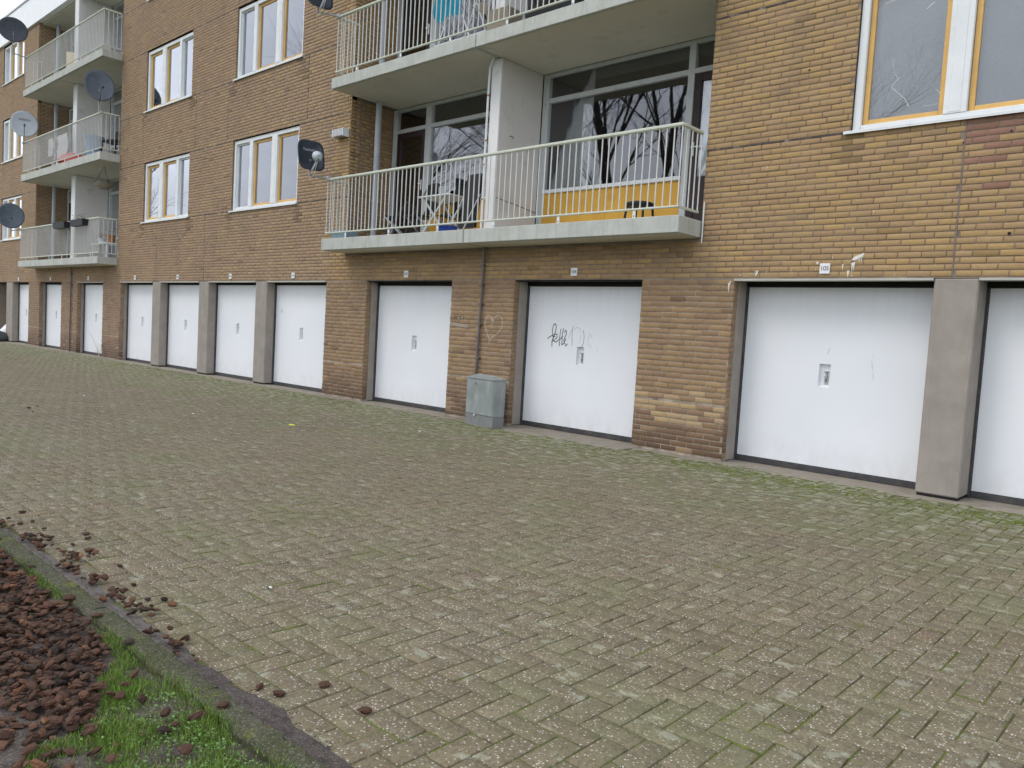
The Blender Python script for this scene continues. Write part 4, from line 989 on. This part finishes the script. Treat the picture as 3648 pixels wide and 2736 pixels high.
# satellite dishes
def text_mesh(txt, size, mat, parent, M4):
    c = bpy.data.curves.new('tmp', 'FONT'); c.body = txt; c.size = size; c.align_x = 'CENTER'; c.align_y = 'CENTER'; c.extrude = .0005; c.resolution_u = 2
    o = bpy.data.objects.new('tmp', c); me = bpy.data.meshes.new_from_object(o); bpy.data.objects.remove(o)
    me.materials.clear(); me.materials.append(mat); ob = bpy.data.objects.new('lettering', me); link(ob, parent); ob.matrix_local = M4; return ob
def dish(loc, w, h, az, el, mat, square, label, clamp, big_lnb=False, text=None, lnb_mat=None, tmat=None):
    """loc = dish centre; az = heading of the face (deg, 0 = -Y, + towards +X); clamp = world point where the mast meets the railing"""
    e = empty('satellite_dish', loc, label=label, cat='satellite dish', group='satellite dishes on the balcony railings')
    R_ = Matrix.Rotation(math.radians(az), 4, 'Z') @ Matrix.Rotation(math.radians(-el), 4, 'X')
    n, rings = 40, 7; vs = []; fs = []; pw = 4.2 if square else 2.0; dp = .11 * w
    for sgn, off in ((0, 0), (1, .006)):
        b = len(vs); vs.append(R_ @ Vector((0, dp + off, 0)))
        for r in range(1, rings + 1):
            q = r / rings
            for k in range(n):
                a_ = 2 * math.pi * k / n; c_, s_ = math.cos(a_), math.sin(a_); rad = (abs(c_) ** pw + abs(s_) ** pw) ** (-1 / pw)
                vs.append(R_ @ Vector((q * rad * c_ * w / 2, dp * (1 - q * q) + off, q * rad * s_ * h / 2)))
        ff = [[b, b + 1 + k, b + 1 + (k + 1) % n] for k in range(n)]
        for r in range(rings - 1):
            for k in range(n): a0 = b + 1 + r * n + k; a1 = b + 1 + r * n + (k + 1) % n; ff.append([a0, a0 + n, a1 + n, a1])
        fs += [f[::-1] for f in ff] if sgn == 0 else ff
    o1 = 1 + (rings - 1) * n; o2 = o1 + 1 + rings * n
    for k in range(n): fs.append([o1 + k, o1 + (k + 1) % n, o2 + (k + 1) % n, o2 + k])
    m = MB(); m.add(vs, fs, mat, True); m.build('reflector', e)
    lm = lnb_mat or M_DGREY; a0 = R_ @ Vector((0, dp * .2, -h * .5)); a1 = R_ @ Vector((0, -w * (.62 if big_lnb else .45), -h * (.30 if big_lnb else .24)))
    m = MB(); m.bar(a0, a1, .022, .03, lm); m.build('feed_arm', e)
    m = MB(); dr = (R_ @ Vector((0, .35 * h, .28 * h)) - R_ @ Vector((0, 0, 0))).normalized()
    if big_lnb:
        m.tube([a1 - dr * .0, a1 + dr * .05, a1 + dr * .12, a1 + dr * .15], [.05, .09, .075, .02], lm, 14)
        m.tube([a1 + Vector((0, 0, -.02)), a1 + Vector((0, 0, -.12))], .008, M_BLACK, 6)
    else: m.tube([a1, a1 + dr * .05, a1 + dr * .1], [.03, .03, .022], lm, 10)
    m.build('receiver_head', e)
    cl = Vector(clamp) - Vector(loc); bk = R_ @ Vector((0, dp + .04, -h * .30)); lowp = Vector((bk.x, bk.y, min(-h * .56, cl.z)))
    m = MB(); m.tube([R_ @ Vector((0, dp, -h * .1)), bk, lowp], .016, M_STEEL, 8); m.tube([lowp, cl], .016, M_STEEL, 8); m.box(cl.x - .035, cl.x + .035, cl.y - .03, cl.y + .03, cl.z - .035, cl.z + .035, M_STEEL, .006); m.build('mast', e)
    m = MB(); m.tube([a1, a1 * .5 + lowp * .5 + Vector((0, 0, -.14)), lowp + Vector((0, 0, -.05))], .004, M_WHITE, 5); m.build('cable', e)
    if text: text_mesh(text, w * .14, tmat or M_DISHW, e, R_ @ Matrix.Translation((0, dp * .72 - .004, h * .20)) @ Matrix.Rotation(math.pi / 2, 4, 'X'))
    return e
dish((-7.48, -.80, 4.15), .47, .535, 80, 14, M_DISH, True, 'squarish anthracite satellite dish at the left end of the lower main balcony', (-7.45, -.46, 3.82), True, 'TechniSat', M_DISHW)
dish((-7.40, -.82, 6.80), .47, .535, 82, 14, M_DISH, True, 'squarish anthracite satellite dish cut by the top edge beside the upper main balcony', (-7.34, -.46, 6.52), True, None, M_DISHW)
dish((-18.0, -.53, 7.15), .74, .86, 82, 14, M_DISHG, False, 'round grey-blue satellite dish at the right end of the middle left balcony', (-18.02, -.46, 6.49))
dish((-24.45, -.50, 7.05), .77, .87, 76, 14, M_DISHW, False, 'round pale grey satellite dish with lettering at the left end of the middle left balcony', (-24.65, -.46, 6.49), False, 'TechniSat', None, M_DGREY)
dish((-24.75, -.75, 4.15), .76, .84, 78, 14, M_DISHG, False, 'round grey satellite dish at the left end of the lowest left balcony', (-24.80, -.46, 3.755))
dish((-24.35, -.88, 9.82), .80, .82, 78, 14, M_DISH, False, 'round dark satellite dish under the white roof edge by the top left balcony', (-24.55, -.46, 9.13))

# lower main balcony: crate, folding table and chairs, tub, stool
e = empty('plastic_crate', (-7.25, -.22, 2.784), label='blue-grey plastic crate at the left end of the lower main balcony floor', cat='crate')
m = MB(); m.box(-.2, .2, -.13, .13, 0, .01, M_GBLUE); m.box(-.2, -.19, -.13, .13, .01, .15, M_GBLUE); m.box(.19, .2, -.13, .13, .01, .15, M_GBLUE); m.box(-.19, .19, -.13, -.12, .01, .15, M_GBLUE); m.box(-.19, .19, .12, .13, .01, .15, M_GBLUE); m.build('crate_body', e)
m = MB(); frame_ring(m, -.21, .21, -.14, -.132, .12, .155, .012, M_GBLUE, 0); m.build('rim', e)
e = empty('folding_table', (-5.18, .20, 2.784), label='white folding table with crossed legs in the lower main balcony', cat='table')
m = MB(); m.box(-.36, .40, -.26, .28, .63, .65, M_WHITE, .004); m.build('tabletop', e)
for yy in (-.2, .2):
    for s in (-1, 1): m = MB(); m.bar((s * .3, yy + s * .012, 0.005), (-s * .28, yy + s * .012, .63), .02, .03, M_FRAME); m.build('leg', e)
def fchair(loc, rz, label, h=.92, mat=M_BLACK, lean=.0):
    e = empty('folding_chair', loc, rz, label, 'chair', 'black chairs on the lower main balcony')
    m = MB(); m.box(-.2, .2, -.2, .2, .42, .445, mat, .006); m.build('seat', e)
    m = MB(); m.box(-.2, .2, .2 + lean, .225 + lean, .50, h, mat, .008); m.build('backrest', e)
    for s in (-1, 1):
        m = MB(); m.bar((s * .21, -.24, .005), (s * .21, .225 + lean, h - .03), .016, .022, M_DGREY); m.build('leg', e)
        m = MB(); m.bar((s * .19, .26, .005), (s * .19, -.16, .43), .016, .022, M_STEEL); m.build('leg', e)
    return e
fchair((-6.05, .45, 2.784), -.25, 'black folding chair left of the white table, nearest the balcony door', 1.02)
fchair((-5.45, .66, 2.784), .05, 'black folding chair behind the white table in front of the large window', .93)
fchair((-6.62, .40, 2.784), -.9, 'low black folding chair in front of the curtained balcony door', .72)
e = empty('folded_lounger', (-4.42, .05, 2.784), label='tall black lounger folded upright against the white partition edge', cat='lounger')
m = MB(); m.add([(-.20, -.03, .12), (.14, -.03, .12), (.17, .05, .93), (-.13, .05, .93), (-.20, .02, .12), (.14, .02, .12), (.17, .10, .93), (-.13, .10, .93)], [[0, 1, 2, 3], [7, 6, 5, 4], [0, 3, 7, 4], [1, 5, 6, 2], [3, 2, 6, 7], [0, 4, 5, 1]], M_BLACK); m.build('cushion', e)
for s in (-.2, .14): m = MB(); m.bar((s - .18, -.12, .005), (s + .03, .04, .62), .014, .02, M_STEEL); m.build('leg', e)
e = empty('plastic_tub', (-4.60, -.22, 2.784), label='low blue plastic tub on the lower main balcony beside the rain pipe', cat='tub')
m = MB(); m.tube([(0, 0, 0), (0, 0, .10)], [.12, .155], M_BLUE, 20, False); m.tube([(0, 0, .001), (0, 0, .004)], .119, M_BLUE, 20); m.build('tub_body', e)
m = MB(); m.tube([(0, 0, .10), (0, 0, .112)], .163, M_BLUE, 20, False); m.build('rim', e)
e = empty('stool', (-1.55, .35, 2.784), label='low black stool in front of the yellow panel of the lower main balcony', cat='stool')
m = MB(); m.tube([(0, 0, .285), (0, 0, .30), (0, 0, .335), (0, 0, .345)], [.17, .185, .18, .15], M_BLACK, 24); m.build('seat', e)
for sx in (-1, 1):
    for sy in (-1, 1): m = MB(); m.bar((sx * .15, sy * .13, 0), (sx * .125, sy * .11, .29), .022, .022, M_BLACK); m.build('leg', e)

# upper main balcony
e = empty('drying_rack', (-4.75, .05, 5.498), label='white wire drying rack with a turquoise cloth on the upper main balcony', cat='drying rack')
for s in (-1, 1):
    m = MB(); m.bar((s * .42, -.22, .01), (-s * .10, -.22, 1.12), .014, .014, M_WHITE); m.bar((s * .42, .22, .01), (-s * .10, .22, 1.12), .014, .014, M_WHITE); m.bar((s * .42, -.22, .01), (s * .42, .22, .01), .014, .014, M_WHITE); m.build('leg', e)
m = MB()
for k in range(9): m.bar((-.5, -.24 + k * .06, 1.12), (.55, -.24 + k * .06, 1.12), .005, .005, M_WHITE)
m.bar((-.5, -.24, 1.12), (-.5, .24, 1.12), .012, .012, M_WHITE); m.bar((.55, -.24, 1.12), (.55, .24, 1.12), .012, .012, M_WHITE); m.build('rack_wires', e)
m = MB(); vs = []; fs = []
for i in range(21):
    t = i / 20; x = -.42 + t * .62; dz = .50 + .10 * math.sin(t * 9) + (.12 if .25 < t < .8 else 0) + rnd.uniform(0, .05)
    for k in range(7): vs.append((x + .02 * math.sin(k), -.25 + .02 * math.sin(t * 30 + k), 1.13 - dz * k / 6))
for i in range(20):
    for k in range(6): q0 = i * 7 + k; fs.append([q0, q0 + 7, q0 + 8, q0 + 1])
m.add(vs, fs, M_TEAL, True); tt = empty('towel', (-4.75, .05, 5.498), label='turquoise cloth hanging over the wire drying rack of the upper main balcony', cat='cloth'); m.build('cloth', tt)
e['label'] = 'white wire drying rack standing on the upper main balcony'
e = empty('cardboard_box', (-3.78, -.10, 5.498), label='brown cardboard box behind the railing of the upper main balcony', cat='box')
m = MB(); m.box(-.2, .22, -.14, .16, .002, .40, M_CARD, .003); m.build('box_body', e); m = MB(); m.bar((-.2, -.15, .40), (-.3, -.2, .52), .003, .15, M_CARD); m.build('flap', e)
e = empty('plastic_bin', (-3.05, -.02, 5.498), label='large black bin on the upper main balcony right of the cardboard box', cat='bin')
m = MB(); m.tube([(0, 0, 0), (0, 0, .55)], [.22, .28], M_BLACK, 20); m.build('bin_body', e); m = MB(); m.tube([(0, 0, .55), (0, 0, .60), (0, 0, .63)], [.30, .29, .18], M_BLACK, 20); m.build('lid', e)
def leaves(m, n, rx, ry, rz, z0, mat, s=.04):
    for _ in range(n):
        x, y_, z = rnd.uniform(-rx, rx), rnd.uniform(-ry, ry), z0 + rnd.uniform(0, rz); a_ = rnd.uniform(0, 6.28); t = rnd.uniform(-.8, .8); w = s * rnd.uniform(.5, 1.1)
        d = Vector((math.cos(a_), math.sin(a_), t)).normalized() * w; p = Vector((-math.sin(a_), math.cos(a_), rnd.uniform(-.4, .4))) * w * .35
        c = Vector((x, y_, z)); m.add([c, c + d * .5 + p, c + d, c + d * .5 - p], [[0, 1, 2, 3]], mat)
def planter(loc, L_, label, n=120, h=.16, hang=True, mat=M_BLACK, grp='planters on the balconies'):
    e = empty('planter_box', loc, label=label, cat='planter', group=grp)
    m = MB(); m.add([(-L_ / 2 + .02, -.07, 0), (L_ / 2 - .02, -.07, 0), (L_ / 2 - .02, .07, 0), (-L_ / 2 + .02, .07, 0), (-L_ / 2, -.09, .17), (L_ / 2, -.09, .17), (L_ / 2, .09, .17), (-L_ / 2, .09, .17)], [[3, 2, 1, 0], [4, 5, 6, 7], [0, 1, 5, 4], [1, 2, 6, 5], [2, 3, 7, 6], [3, 0, 4, 7]], mat); m.build('trough', e)
    m = MB(); leaves(m, n, L_ / 2, .10, h, .15, M_LEAFG); m.build('plants', e, kind='stuff'); return e
planter((-2.7, -.25, 5.498), .9, 'dark trough with green plants on the floor of the upper main balcony', 260, .22)
# left balconies
planter((-20.62, -.56, 3.575), .95, 'left black planter box hanging on the lowest left balcony railing', 90)
planter((-19.20, -.56, 3.575), .95, 'right black planter box hanging on the lowest left balcony railing', 90)
e = empty('plant_table', (-18.75, .0, 2.737), label='small white table with flower pots at the right end of the lowest left balcony', cat='table')
m = MB(); m.box(-.62, .5, -.2, .2, .38, .41, M_WHITE, .004); m.build('tabletop', e)
for sx in (-.55, .43):
    for sy in (-.15, .15): m = MB(); m.box(sx - .015, sx + .015, sy - .015, sy + .015, 0, .38, M_WHITE); m.build('leg', e)
e['label'] = 'small white table at the right end of the lowest left balcony'
for x, mt, r, lab in ((-19.15, M_PLATE, .09, 'white flower pot, leftmost on the small white balcony table'), (-18.45, M_TERR, .13, 'orange-brown flower pot, rightmost on the small white balcony table')):
    e = empty('flower_pot', (x, 0, 3.15), label=lab, cat='flower pot', group='pots on the small balcony table')
    m = MB(); m.tube([(0, 0, 0), (0, 0, r * 1.6)], [r * .7, r], mt, 14); m.tube([(0, 0, r * 1.4), (0, 0, r * 1.7)], r * 1.08, mt, 14); m.build('pot', e)
    m = MB(); leaves(m, 60, r, r, .2, r * 1.6, M_LEAFG, .06); m.build('plant', e, kind='stuff')
e = empty('round_shade', (-21.55, .12, 5.472), label='red domed plastic cover leaning behind the middle left balcony railing', cat='cover')
m = MB(); m.tube([(0, -.05, .02), (0, -.02, .12), (0, .0, .28), (0, .02, .40), (0, .03, .44)], [.50, .50, .42, .24, .03], M_RED, 24, True); m.build('dome', e); m = MB(); m.tube([(0, -.05, 0), (0, -.05, .03)], .53, M_RED, 24); m.build('rim', e)
e = empty('laundry_rack', (-22.3, .1, 5.472), label='white laundry hanging on a rack behind the middle left balcony railing', cat='laundry rack')
m = MB()
for s in (-1, 1): m.bar((s * .7, -.25, .0), (-s * .2, -.25, 1.0), .015, .015, M_WHITE); m.bar((s * .7, .25, 0), (-s * .2, .25, 1.0), .015, .015, M_WHITE)
for k in range(6): m.bar((-.9, -.25 + k * .1, 1.0), (.9, -.25 + k * .1, 1.0), .006, .006, M_WHITE)
m.build('rack_frame', e)
for x0, x1, l in ((-.9, -.5, .55), (-.1, .75, .85)):
    m = MB(); vs = []; fs = []
    for i in range(11):
        x = x0 + (x1 - x0) * i / 10
        for k in range(5): vs.append((x, -.27 + .03 * math.sin(i * 1.9 + k), 1.0 - (l + rnd.uniform(-.04, .04)) * k / 4))
    for i in range(10):
        for k in range(4): q0 = i * 5 + k; fs.append([q0, q0 + 5, q0 + 6, q0 + 1])
    m.add(vs, fs, M_CLOTHW, True); m.build('garment', e)
e = empty('storage_basket', (-19.55, -.1, 5.472), label='pale blue plastic basket on the middle left balcony', cat='basket')
m = MB(); m.tube([(0, 0, 0), (0, 0, .62)], [.17, .24], M_LBLUE, 16); m.build('basket_body', e); m = MB(); m.tube([(0, 0, .60), (0, 0, .65)], .26, M_LBLUE, 16); m.build('rim', e)
e = empty('garden_chair', (-18.6, .1, 5.472), .4, 'black garden chair at the right end of the middle left balcony', 'chair')
m = MB(); m.box(-.28, .28, -.25, .25, .40, .45, M_BLACK, .01); m.build('seat', e); m = MB(); m.box(-.28, .28, .24, .30, .45, .80, M_BLACK, .02); m.build('backrest', e)
for sx in (-.25, .25):
    for sy in (-.22, .24): m = MB(); m.box(sx - .02, sx + .02, sy - .02, sy + .02, 0, .40, M_BLACK); m.build('leg', e)
e = empty('cream_board', (-22.1, .0, 8.112), label='cream sheet leaning behind the top left balcony railing', cat='board')
m = MB(); m.add([(-.55, .1, 1.0), (.35, .1, .78), (.45, -.05, .02), (.0, -.05, .02), (-.55, .13, 1.0), (.35, .13, .78), (.45, -.02, .02), (.0, -.02, .02)], [[0, 3, 2, 1], [4, 5, 6, 7], [0, 4, 7, 3], [1, 2, 6, 5], [0, 1, 5, 4], [3, 7, 6, 2]], M_CREAM); m.build('sheet', e)
e = empty('hanging_basket', (-18.9, -.05, 4.75), label='brown hanging basket under the slab above the lowest left balcony', cat='hanging basket')
m = MB(); m.tube([(0, 0, -.12), (0, 0, -.02), (0, 0, .02)], [.10, .24, .25], M_CARD, 16); m.build('basket', e)
m = MB()
for a_ in (0, 2.1, 4.2): m.tube([(.24 * math.cos(a_), .24 * math.sin(a_), .02), (0, 0, .50)], .005, M_SEAL, 5)
m.build('chain', e)
# far left: open garage with stored things
e = empty('rubbish_bag', (-28.20, -.30, 0), label='dark grey-green rounded bag on the paving in front of the open garage', cat='bag')
m = MB(); m.tube([(0, 0, 0), (0, 0, .08), (0, 0, .22), (.02, 0, .34), (0, .02, .40)], [.50, .60, .58, .38, .08], M_BAG, 20); m.build('bag_body', e); m = MB(); m.tube([(0, .02, .40), (.02, .03, .47)], [.05, .07], M_BAG, 8); m.build('bag_knot', e)
e = empty('white_sheet', (-28.45, .25, 0), label='crumpled white plastic sheet lying just inside the open garage', cat='sheet')
m = MB(); m.tube([(0, 0, .01), (0, 0, .30), (.1, 0, .48), (.16, .05, .52)], [.40, .38, .22, .05], M_PLATE, 12); m.build('sheet_heap', e)
e = empty('yellow_cover', (-28.75, .9, 0), label='yellow covered heap standing inside the open garage', cat='cover')
m = MB(); m.tube([(0, 0, .01), (0, 0, .5), (0, 0, .85), (.1, 0, 1.1)], [.75, .7, .5, .12], M_YELLOW, 14); m.build('cover_body', e)
# dry weed at the pier
e = empty('dry_weed', (-18.80, -.10, 0), label='thin dry weed stems at the pier right of door 98', cat='weed')
m = MB()
for k in range(7):
    a_ = -2.2 + k * .35 + rnd.uniform(-.2, .2); l = rnd.uniform(.3, .75); m.tube([(0, 0, 0), (l * .3 * math.cos(a_), l * .3 * math.sin(a_) * .5, l * .6), (l * .75 * math.cos(a_), l * .6 * math.sin(a_) * .5, l)], [.004, .003, .0015], M_CHALK, 4, False)
m.build('stems', e)
m = MB(); m.box(-4.56, -4.47, -2.815, -2.775, .003, .010, M_YTAPE); tag(m.build('yellow_scrap'), 'small fluorescent yellow strip lying on the pavers before door 102', 'litter')
for (x, y_) in ((-6.0, -3.4), (-8.6, -3.9), (.86, -6.2), (-3.4, -1.6)):
    k_ = .5 if y_ < -6 else 1; m = MB(); m.box(x - .022 * k_, x + .022 * k_, y_ - .01 * k_, y_ + .01 * k_, .003, .010, M_PLATE, .002); tag(m.build('litter_scrap'), 'tiny white scrap of litter lying on the open pavers', 'litter', 'white scraps on the pavers')

# ------------------------------------------------------------------ bark chips
CH = []
for s in range(8):
    r2 = random.Random(40 + s); n1, n2 = 8, 5; vs = [(0, 0, -1), (0, 0, 1)]; fs = []
    ex = r2.uniform(.75, 1.25); 
    for i in range(1, n2):
        ph = math.pi * i / n2 - math.pi / 2
        for k in range(n1):
            th = 2 * math.pi * k / n1; q = r2.uniform(.70, 1.22)
            cx_, cy_ = math.cos(th), math.sin(th); rad = (abs(cx_) ** 3 + abs(cy_) ** 3) ** (-1 / 3)
            vs.append((math.cos(ph) ** .6 * cx_ * rad * q, math.cos(ph) ** .6 * cy_ * rad * q, math.sin(ph) * r2.uniform(.85, 1.1)))
    for k in range(n1): fs.append((0, 2 + (k + 1) % n1, 2 + k)); fs.append((1, 2 + (n2 - 2) * n1 + k, 2 + (n2 - 2) * n1 + (k + 1) % n1))
    for i in range(n2 - 2):
        for k in range(n1): q = 2 + i * n1; fs.append((q + k, q + (k + 1) % n1, q + n1 + (k + 1) % n1, q + n1 + k))
    v = np.array(vs) * np.array([.029 * ex, .0155 * r2.uniform(.8, 1.4), .0115 * r2.uniform(.8, 1.4)]); CH.append((v, fs))
CHM = []
for v, fs in CH:
    me = bpy.data.meshes.new('bark_chip'); me.from_pydata([tuple(p) for p in v], [], fs); me.materials.append(M_CHIP)
    me.polygons.foreach_set('use_smooth', [False] * len(fs)); nl = len(me.loops)
    at = me.color_attributes.new('Col', 'FLOAT_COLOR', 'CORNER'); at.data.foreach_set('color', np.ones(nl * 4, np.float32)); CHM.append(me)
HEAP = [(-1.6, -7.02), (-.75, -7.055), (-.128, -7.075), (.275, -7.075), (.656, -7.07), (.955, -7.075), (1.156, -7.09), (1.35, -7.142), (1.45, -7.203), (1.60, -7.27), (1.72, -7.33), (1.76, -7.40), (1.699, -7.45), (1.50, -7.50), (1.30, -7.62), (.6, -7.95), (-1.6, -7.9)]
items = []   # (x, y, z, scale, group key, tint)
def ctint():
    q = rnd.random(); s = rnd.uniform(.65, 1.35)
    c = (.088, .048, .032) if q < .58 else ((.115, .060, .038) if q < .82 else ((.052, .036, .027) if q < .95 else (.19, .095, .05)))
    return tuple(v * s for v in c)
n = 0
while n < 2700:
    x = rnd.uniform(-1.6, 1.8); y_ = rnd.uniform(-7.9, -7.02)
    if not inside((x, y_), HEAP): continue
    if n > 1300 and y_ < -7.5: continue
    lay = rnd.random(); z = bedz(x, y_) + .006 + lay * .03; items.append((x, y_, z, rnd.uniform(.38, .85), 'heap')); n += 1
for _ in range(140):
    x, y_ = rnd.uniform(1.45, 2.25), rnd.uniform(-7.6, -7.15); items.append((x, y_, bedz(x, y_) + .008, rnd.uniform(.45, .95), 'heap')) if y_ < -7.42 or rnd.random() < .12 else None
for x, y_ in ((1.72, -7.172), (1.621, -7.236), (1.66, -7.22), (1.862, -7.156), (1.954, -7.097), (1.958, -7.2), (1.951, -7.162), (1.822, -7.373), (1.80, -7.36), (2.123, -7.208), (2.026, -7.383), (1.954, -7.401), (1.837, -7.536), (1.797, -7.529), (1.942, -7.542), (1.58, -7.17), (1.52, -7.12)):
    items.append((x, y_, bedz(x, y_) + .026, rnd.uniform(.6, .9), 'grass'))
ROAD = [(-1.358, -6.691), (-1.07, -6.778), (-1.082, -6.71), (-.862, -6.709), (-.614, -6.558), (-.515, -6.583), (-.426, -6.69), (-.265, -6.655), (.108, -6.638), (.44, -6.698), (.679, -6.727), (.724, -6.669), (.805, -6.668), (1.219, -6.79), (1.798, -6.786), (1.89, -6.763), (1.935, -6.601), (2.192, -6.605), (-7.161, -5.045), (-6.706, -5.129), (-7.309, -4.906)]
for x, y_ in ROAD: items.append((x, y_, .010, rnd.uniform(.55, .9), 'paver'))
for cx_, cy_, nn, sx, sy in ((-1.12, -6.88, 18, .12, .02), (-.584, -6.84, 24, .10, .03), (-.583, -6.76, 8, .05, .02), (-.17, -6.80, 16, .07, .03), (-.155, -6.72, 9, .05, .03), (.08, -6.84, 12, .07, .03), (.308, -6.83, 14, .06, .025), (.60, -6.84, 14, .05, .025), (.80, -6.84, 12, .06, .025), (.86, -6.81, 6, .04, .02), (1.10, -6.885, 5, .06, .01), (1.25, -6.86, 8, .05, .02), (1.40, -6.875, 5, .04, .015), (-1.9, -6.86, 26, .25, .03)):
    for _ in range(nn): items.append((cx_ + rnd.gauss(0, sx), min(max(cy_ + rnd.gauss(0, sy), -6.93), -6.60), .018 + rnd.uniform(0, .016), rnd.uniform(.36, .80), 'gutter'))
for x, y_ in ((1.95, -7.004), (.9, -7.03), (1.25, -7.035), (.62, -7.045), (.05, -7.035), (-.55, -7.03)): items.append((x, y_, KZ + .008, rnd.uniform(.7, 1.0), 'kerb'))
LAB = {'heap': ('small reddish brown bark chip lying in the heap behind the kerb', 'bark chips heaped on the planting bed'), 'grass': ('brown bark chip lying loose in the green grass behind the kerb', 'bark chips in the grass'),
       'paver': ('single brown bark chip lying out on the grey pavers', 'bark chips scattered on the pavers'), 'gutter': ('brown bark chip in the dirt along the road side of the kerb', 'bark chips along the road side of the kerb'), 'kerb': ('brown bark chip lying on top of the concrete kerb', 'bark chips on the kerb top')}
P_ = np.array([i[:3] for i in items]); vis = in_view(P_, 0); _, _, pz = project(P_); sz = np.array([i[3] for i in items]) / pz
pri = np.where(vis, sz, 0) + np.array([10 if (i[4] != 'heap' and v) else 0 for i, v in zip(items, vis)])
sel = set(np.argsort(-pri)[:300].tolist())
BV, BF, BC = [], [], []
for i, (x, y_, z, s, key) in enumerate(items):
    k = rnd.randrange(8); t = ctint(); rot = (rnd.gauss(0, .35), rnd.gauss(0, .30), rnd.uniform(0, 6.28))
    if key in ('paver', 'kerb'): rot = (rnd.gauss(0, .08), rnd.gauss(0, .08), rot[2])
    if i in sel:
        o = bpy.data.objects.new('bark_chip', CHM[k]); link(o, None, (x, y_, z)); o.rotation_euler = rot; o.scale = (s, s, s); o.color = (*t, 1); tag(o, LAB[key][0], 'bark chip', LAB[key][1])
    else:
        M4 = Matrix.Translation((x, y_, z)) @ Matrix.Rotation(rot[2], 4, 'Z') @ Matrix.Rotation(rot[1], 4, 'Y') @ Matrix.Rotation(rot[0], 4, 'X')
        Ma = np.array(M4)[:3]; v = CH[k][0] * s; b = len(BV); BV += (v @ Ma[:, :3].T + Ma[:, 3]).tolist(); BF += [tuple(q + b for q in f) for f in CH[k][1]]; BC += [t] * len(CH[k][1])
me = bpy.data.meshes.new('bark_mulch'); me.from_pydata(BV, [], BF); me.materials.append(M_CHIP); at = me.color_attributes.new('Col', 'FLOAT_COLOR', 'CORNER'); cc = []
for f, c in zip(BF, BC): cc += [*c, 1] * len(f)
at.data.foreach_set('color', cc); tag(link(bpy.data.objects.new('bark_mulch', me)), 'reddish brown bark mulch covering the bed behind the kerb', 'bark mulch', kind='stuff')

# ------------------------------------------------------------------ bare trees across the road (seen in the window panes)
def tree_mesh(seed):
    r = random.Random(seed); trunk = MB(); br = MB()
    def grow(p, d, l, rad, dep, mb):
        pts = [p]; rs = [rad]; n = 4 if dep < 2 else 3
        for i in range(n):
            d = (d + Vector((r.gauss(0, .09), r.gauss(0, .09), r.gauss(.03, .05)))).normalized(); pts.append(pts[-1] + d * l / n); rs.append(rad * (1 - .55 * (i + 1) / n))
        mb.tube(pts, rs, M_BARK, 6 if dep < 2 else 3, False)
        if dep >= 5: return
        for i in range(1, n + 1):
            for _ in range({0: 2, 1: 2, 2: 2, 3: 2, 4: 2}[dep] if i > (1 if dep == 0 else 0) else 0):
                a_ = r.uniform(0, 6.28); sp = r.uniform(.35, .85); o_ = d.orthogonal().normalized(); o2 = d.cross(o_)
                nd = (d + (o_ * math.cos(a_) + o2 * math.sin(a_)) * sp + Vector((0, 0, .15))).normalized()
                if dep >= 3 and r.random() < .45: continue
                grow(pts[i], nd, l * r.uniform(.5, .72), rs[i] * r.uniform(.5, .7), dep + 1, br)
    grow(Vector((0, 0, 0)), Vector((0, 0, 1)), 8.5, .18, 0, trunk)
    return trunk, br
tps = []
for s in (3, 8):
    t, b = tree_mesh(s); e = empty('bare_tree', (-15, -20, 0)); t.build('trunk', e); b.build('branches', e); tps.append(e)
spots = [(-13.2, -16.5, ''), (-14.5, -18.5, ''), (-19.0, -19, ''), (-11.8, -21, ''), (-34, -18, ''), (-62, -18, '')]
for i, (x, y_, _) in enumerate(spots):
    e = tps[i] if i < 2 else copy_tree(tps[i % 2]); e.location = (x, y_, -.05); e.rotation_euler = (0, 0, i * 1.3); sc_ = 1.25 + .3 * ((i * 37) % 5) / 5; e.scale = (sc_, sc_, sc_)
    tag(e, 'tall leafless tree seen only as a reflection in the window panes', 'tree', 'bare trees across the road')
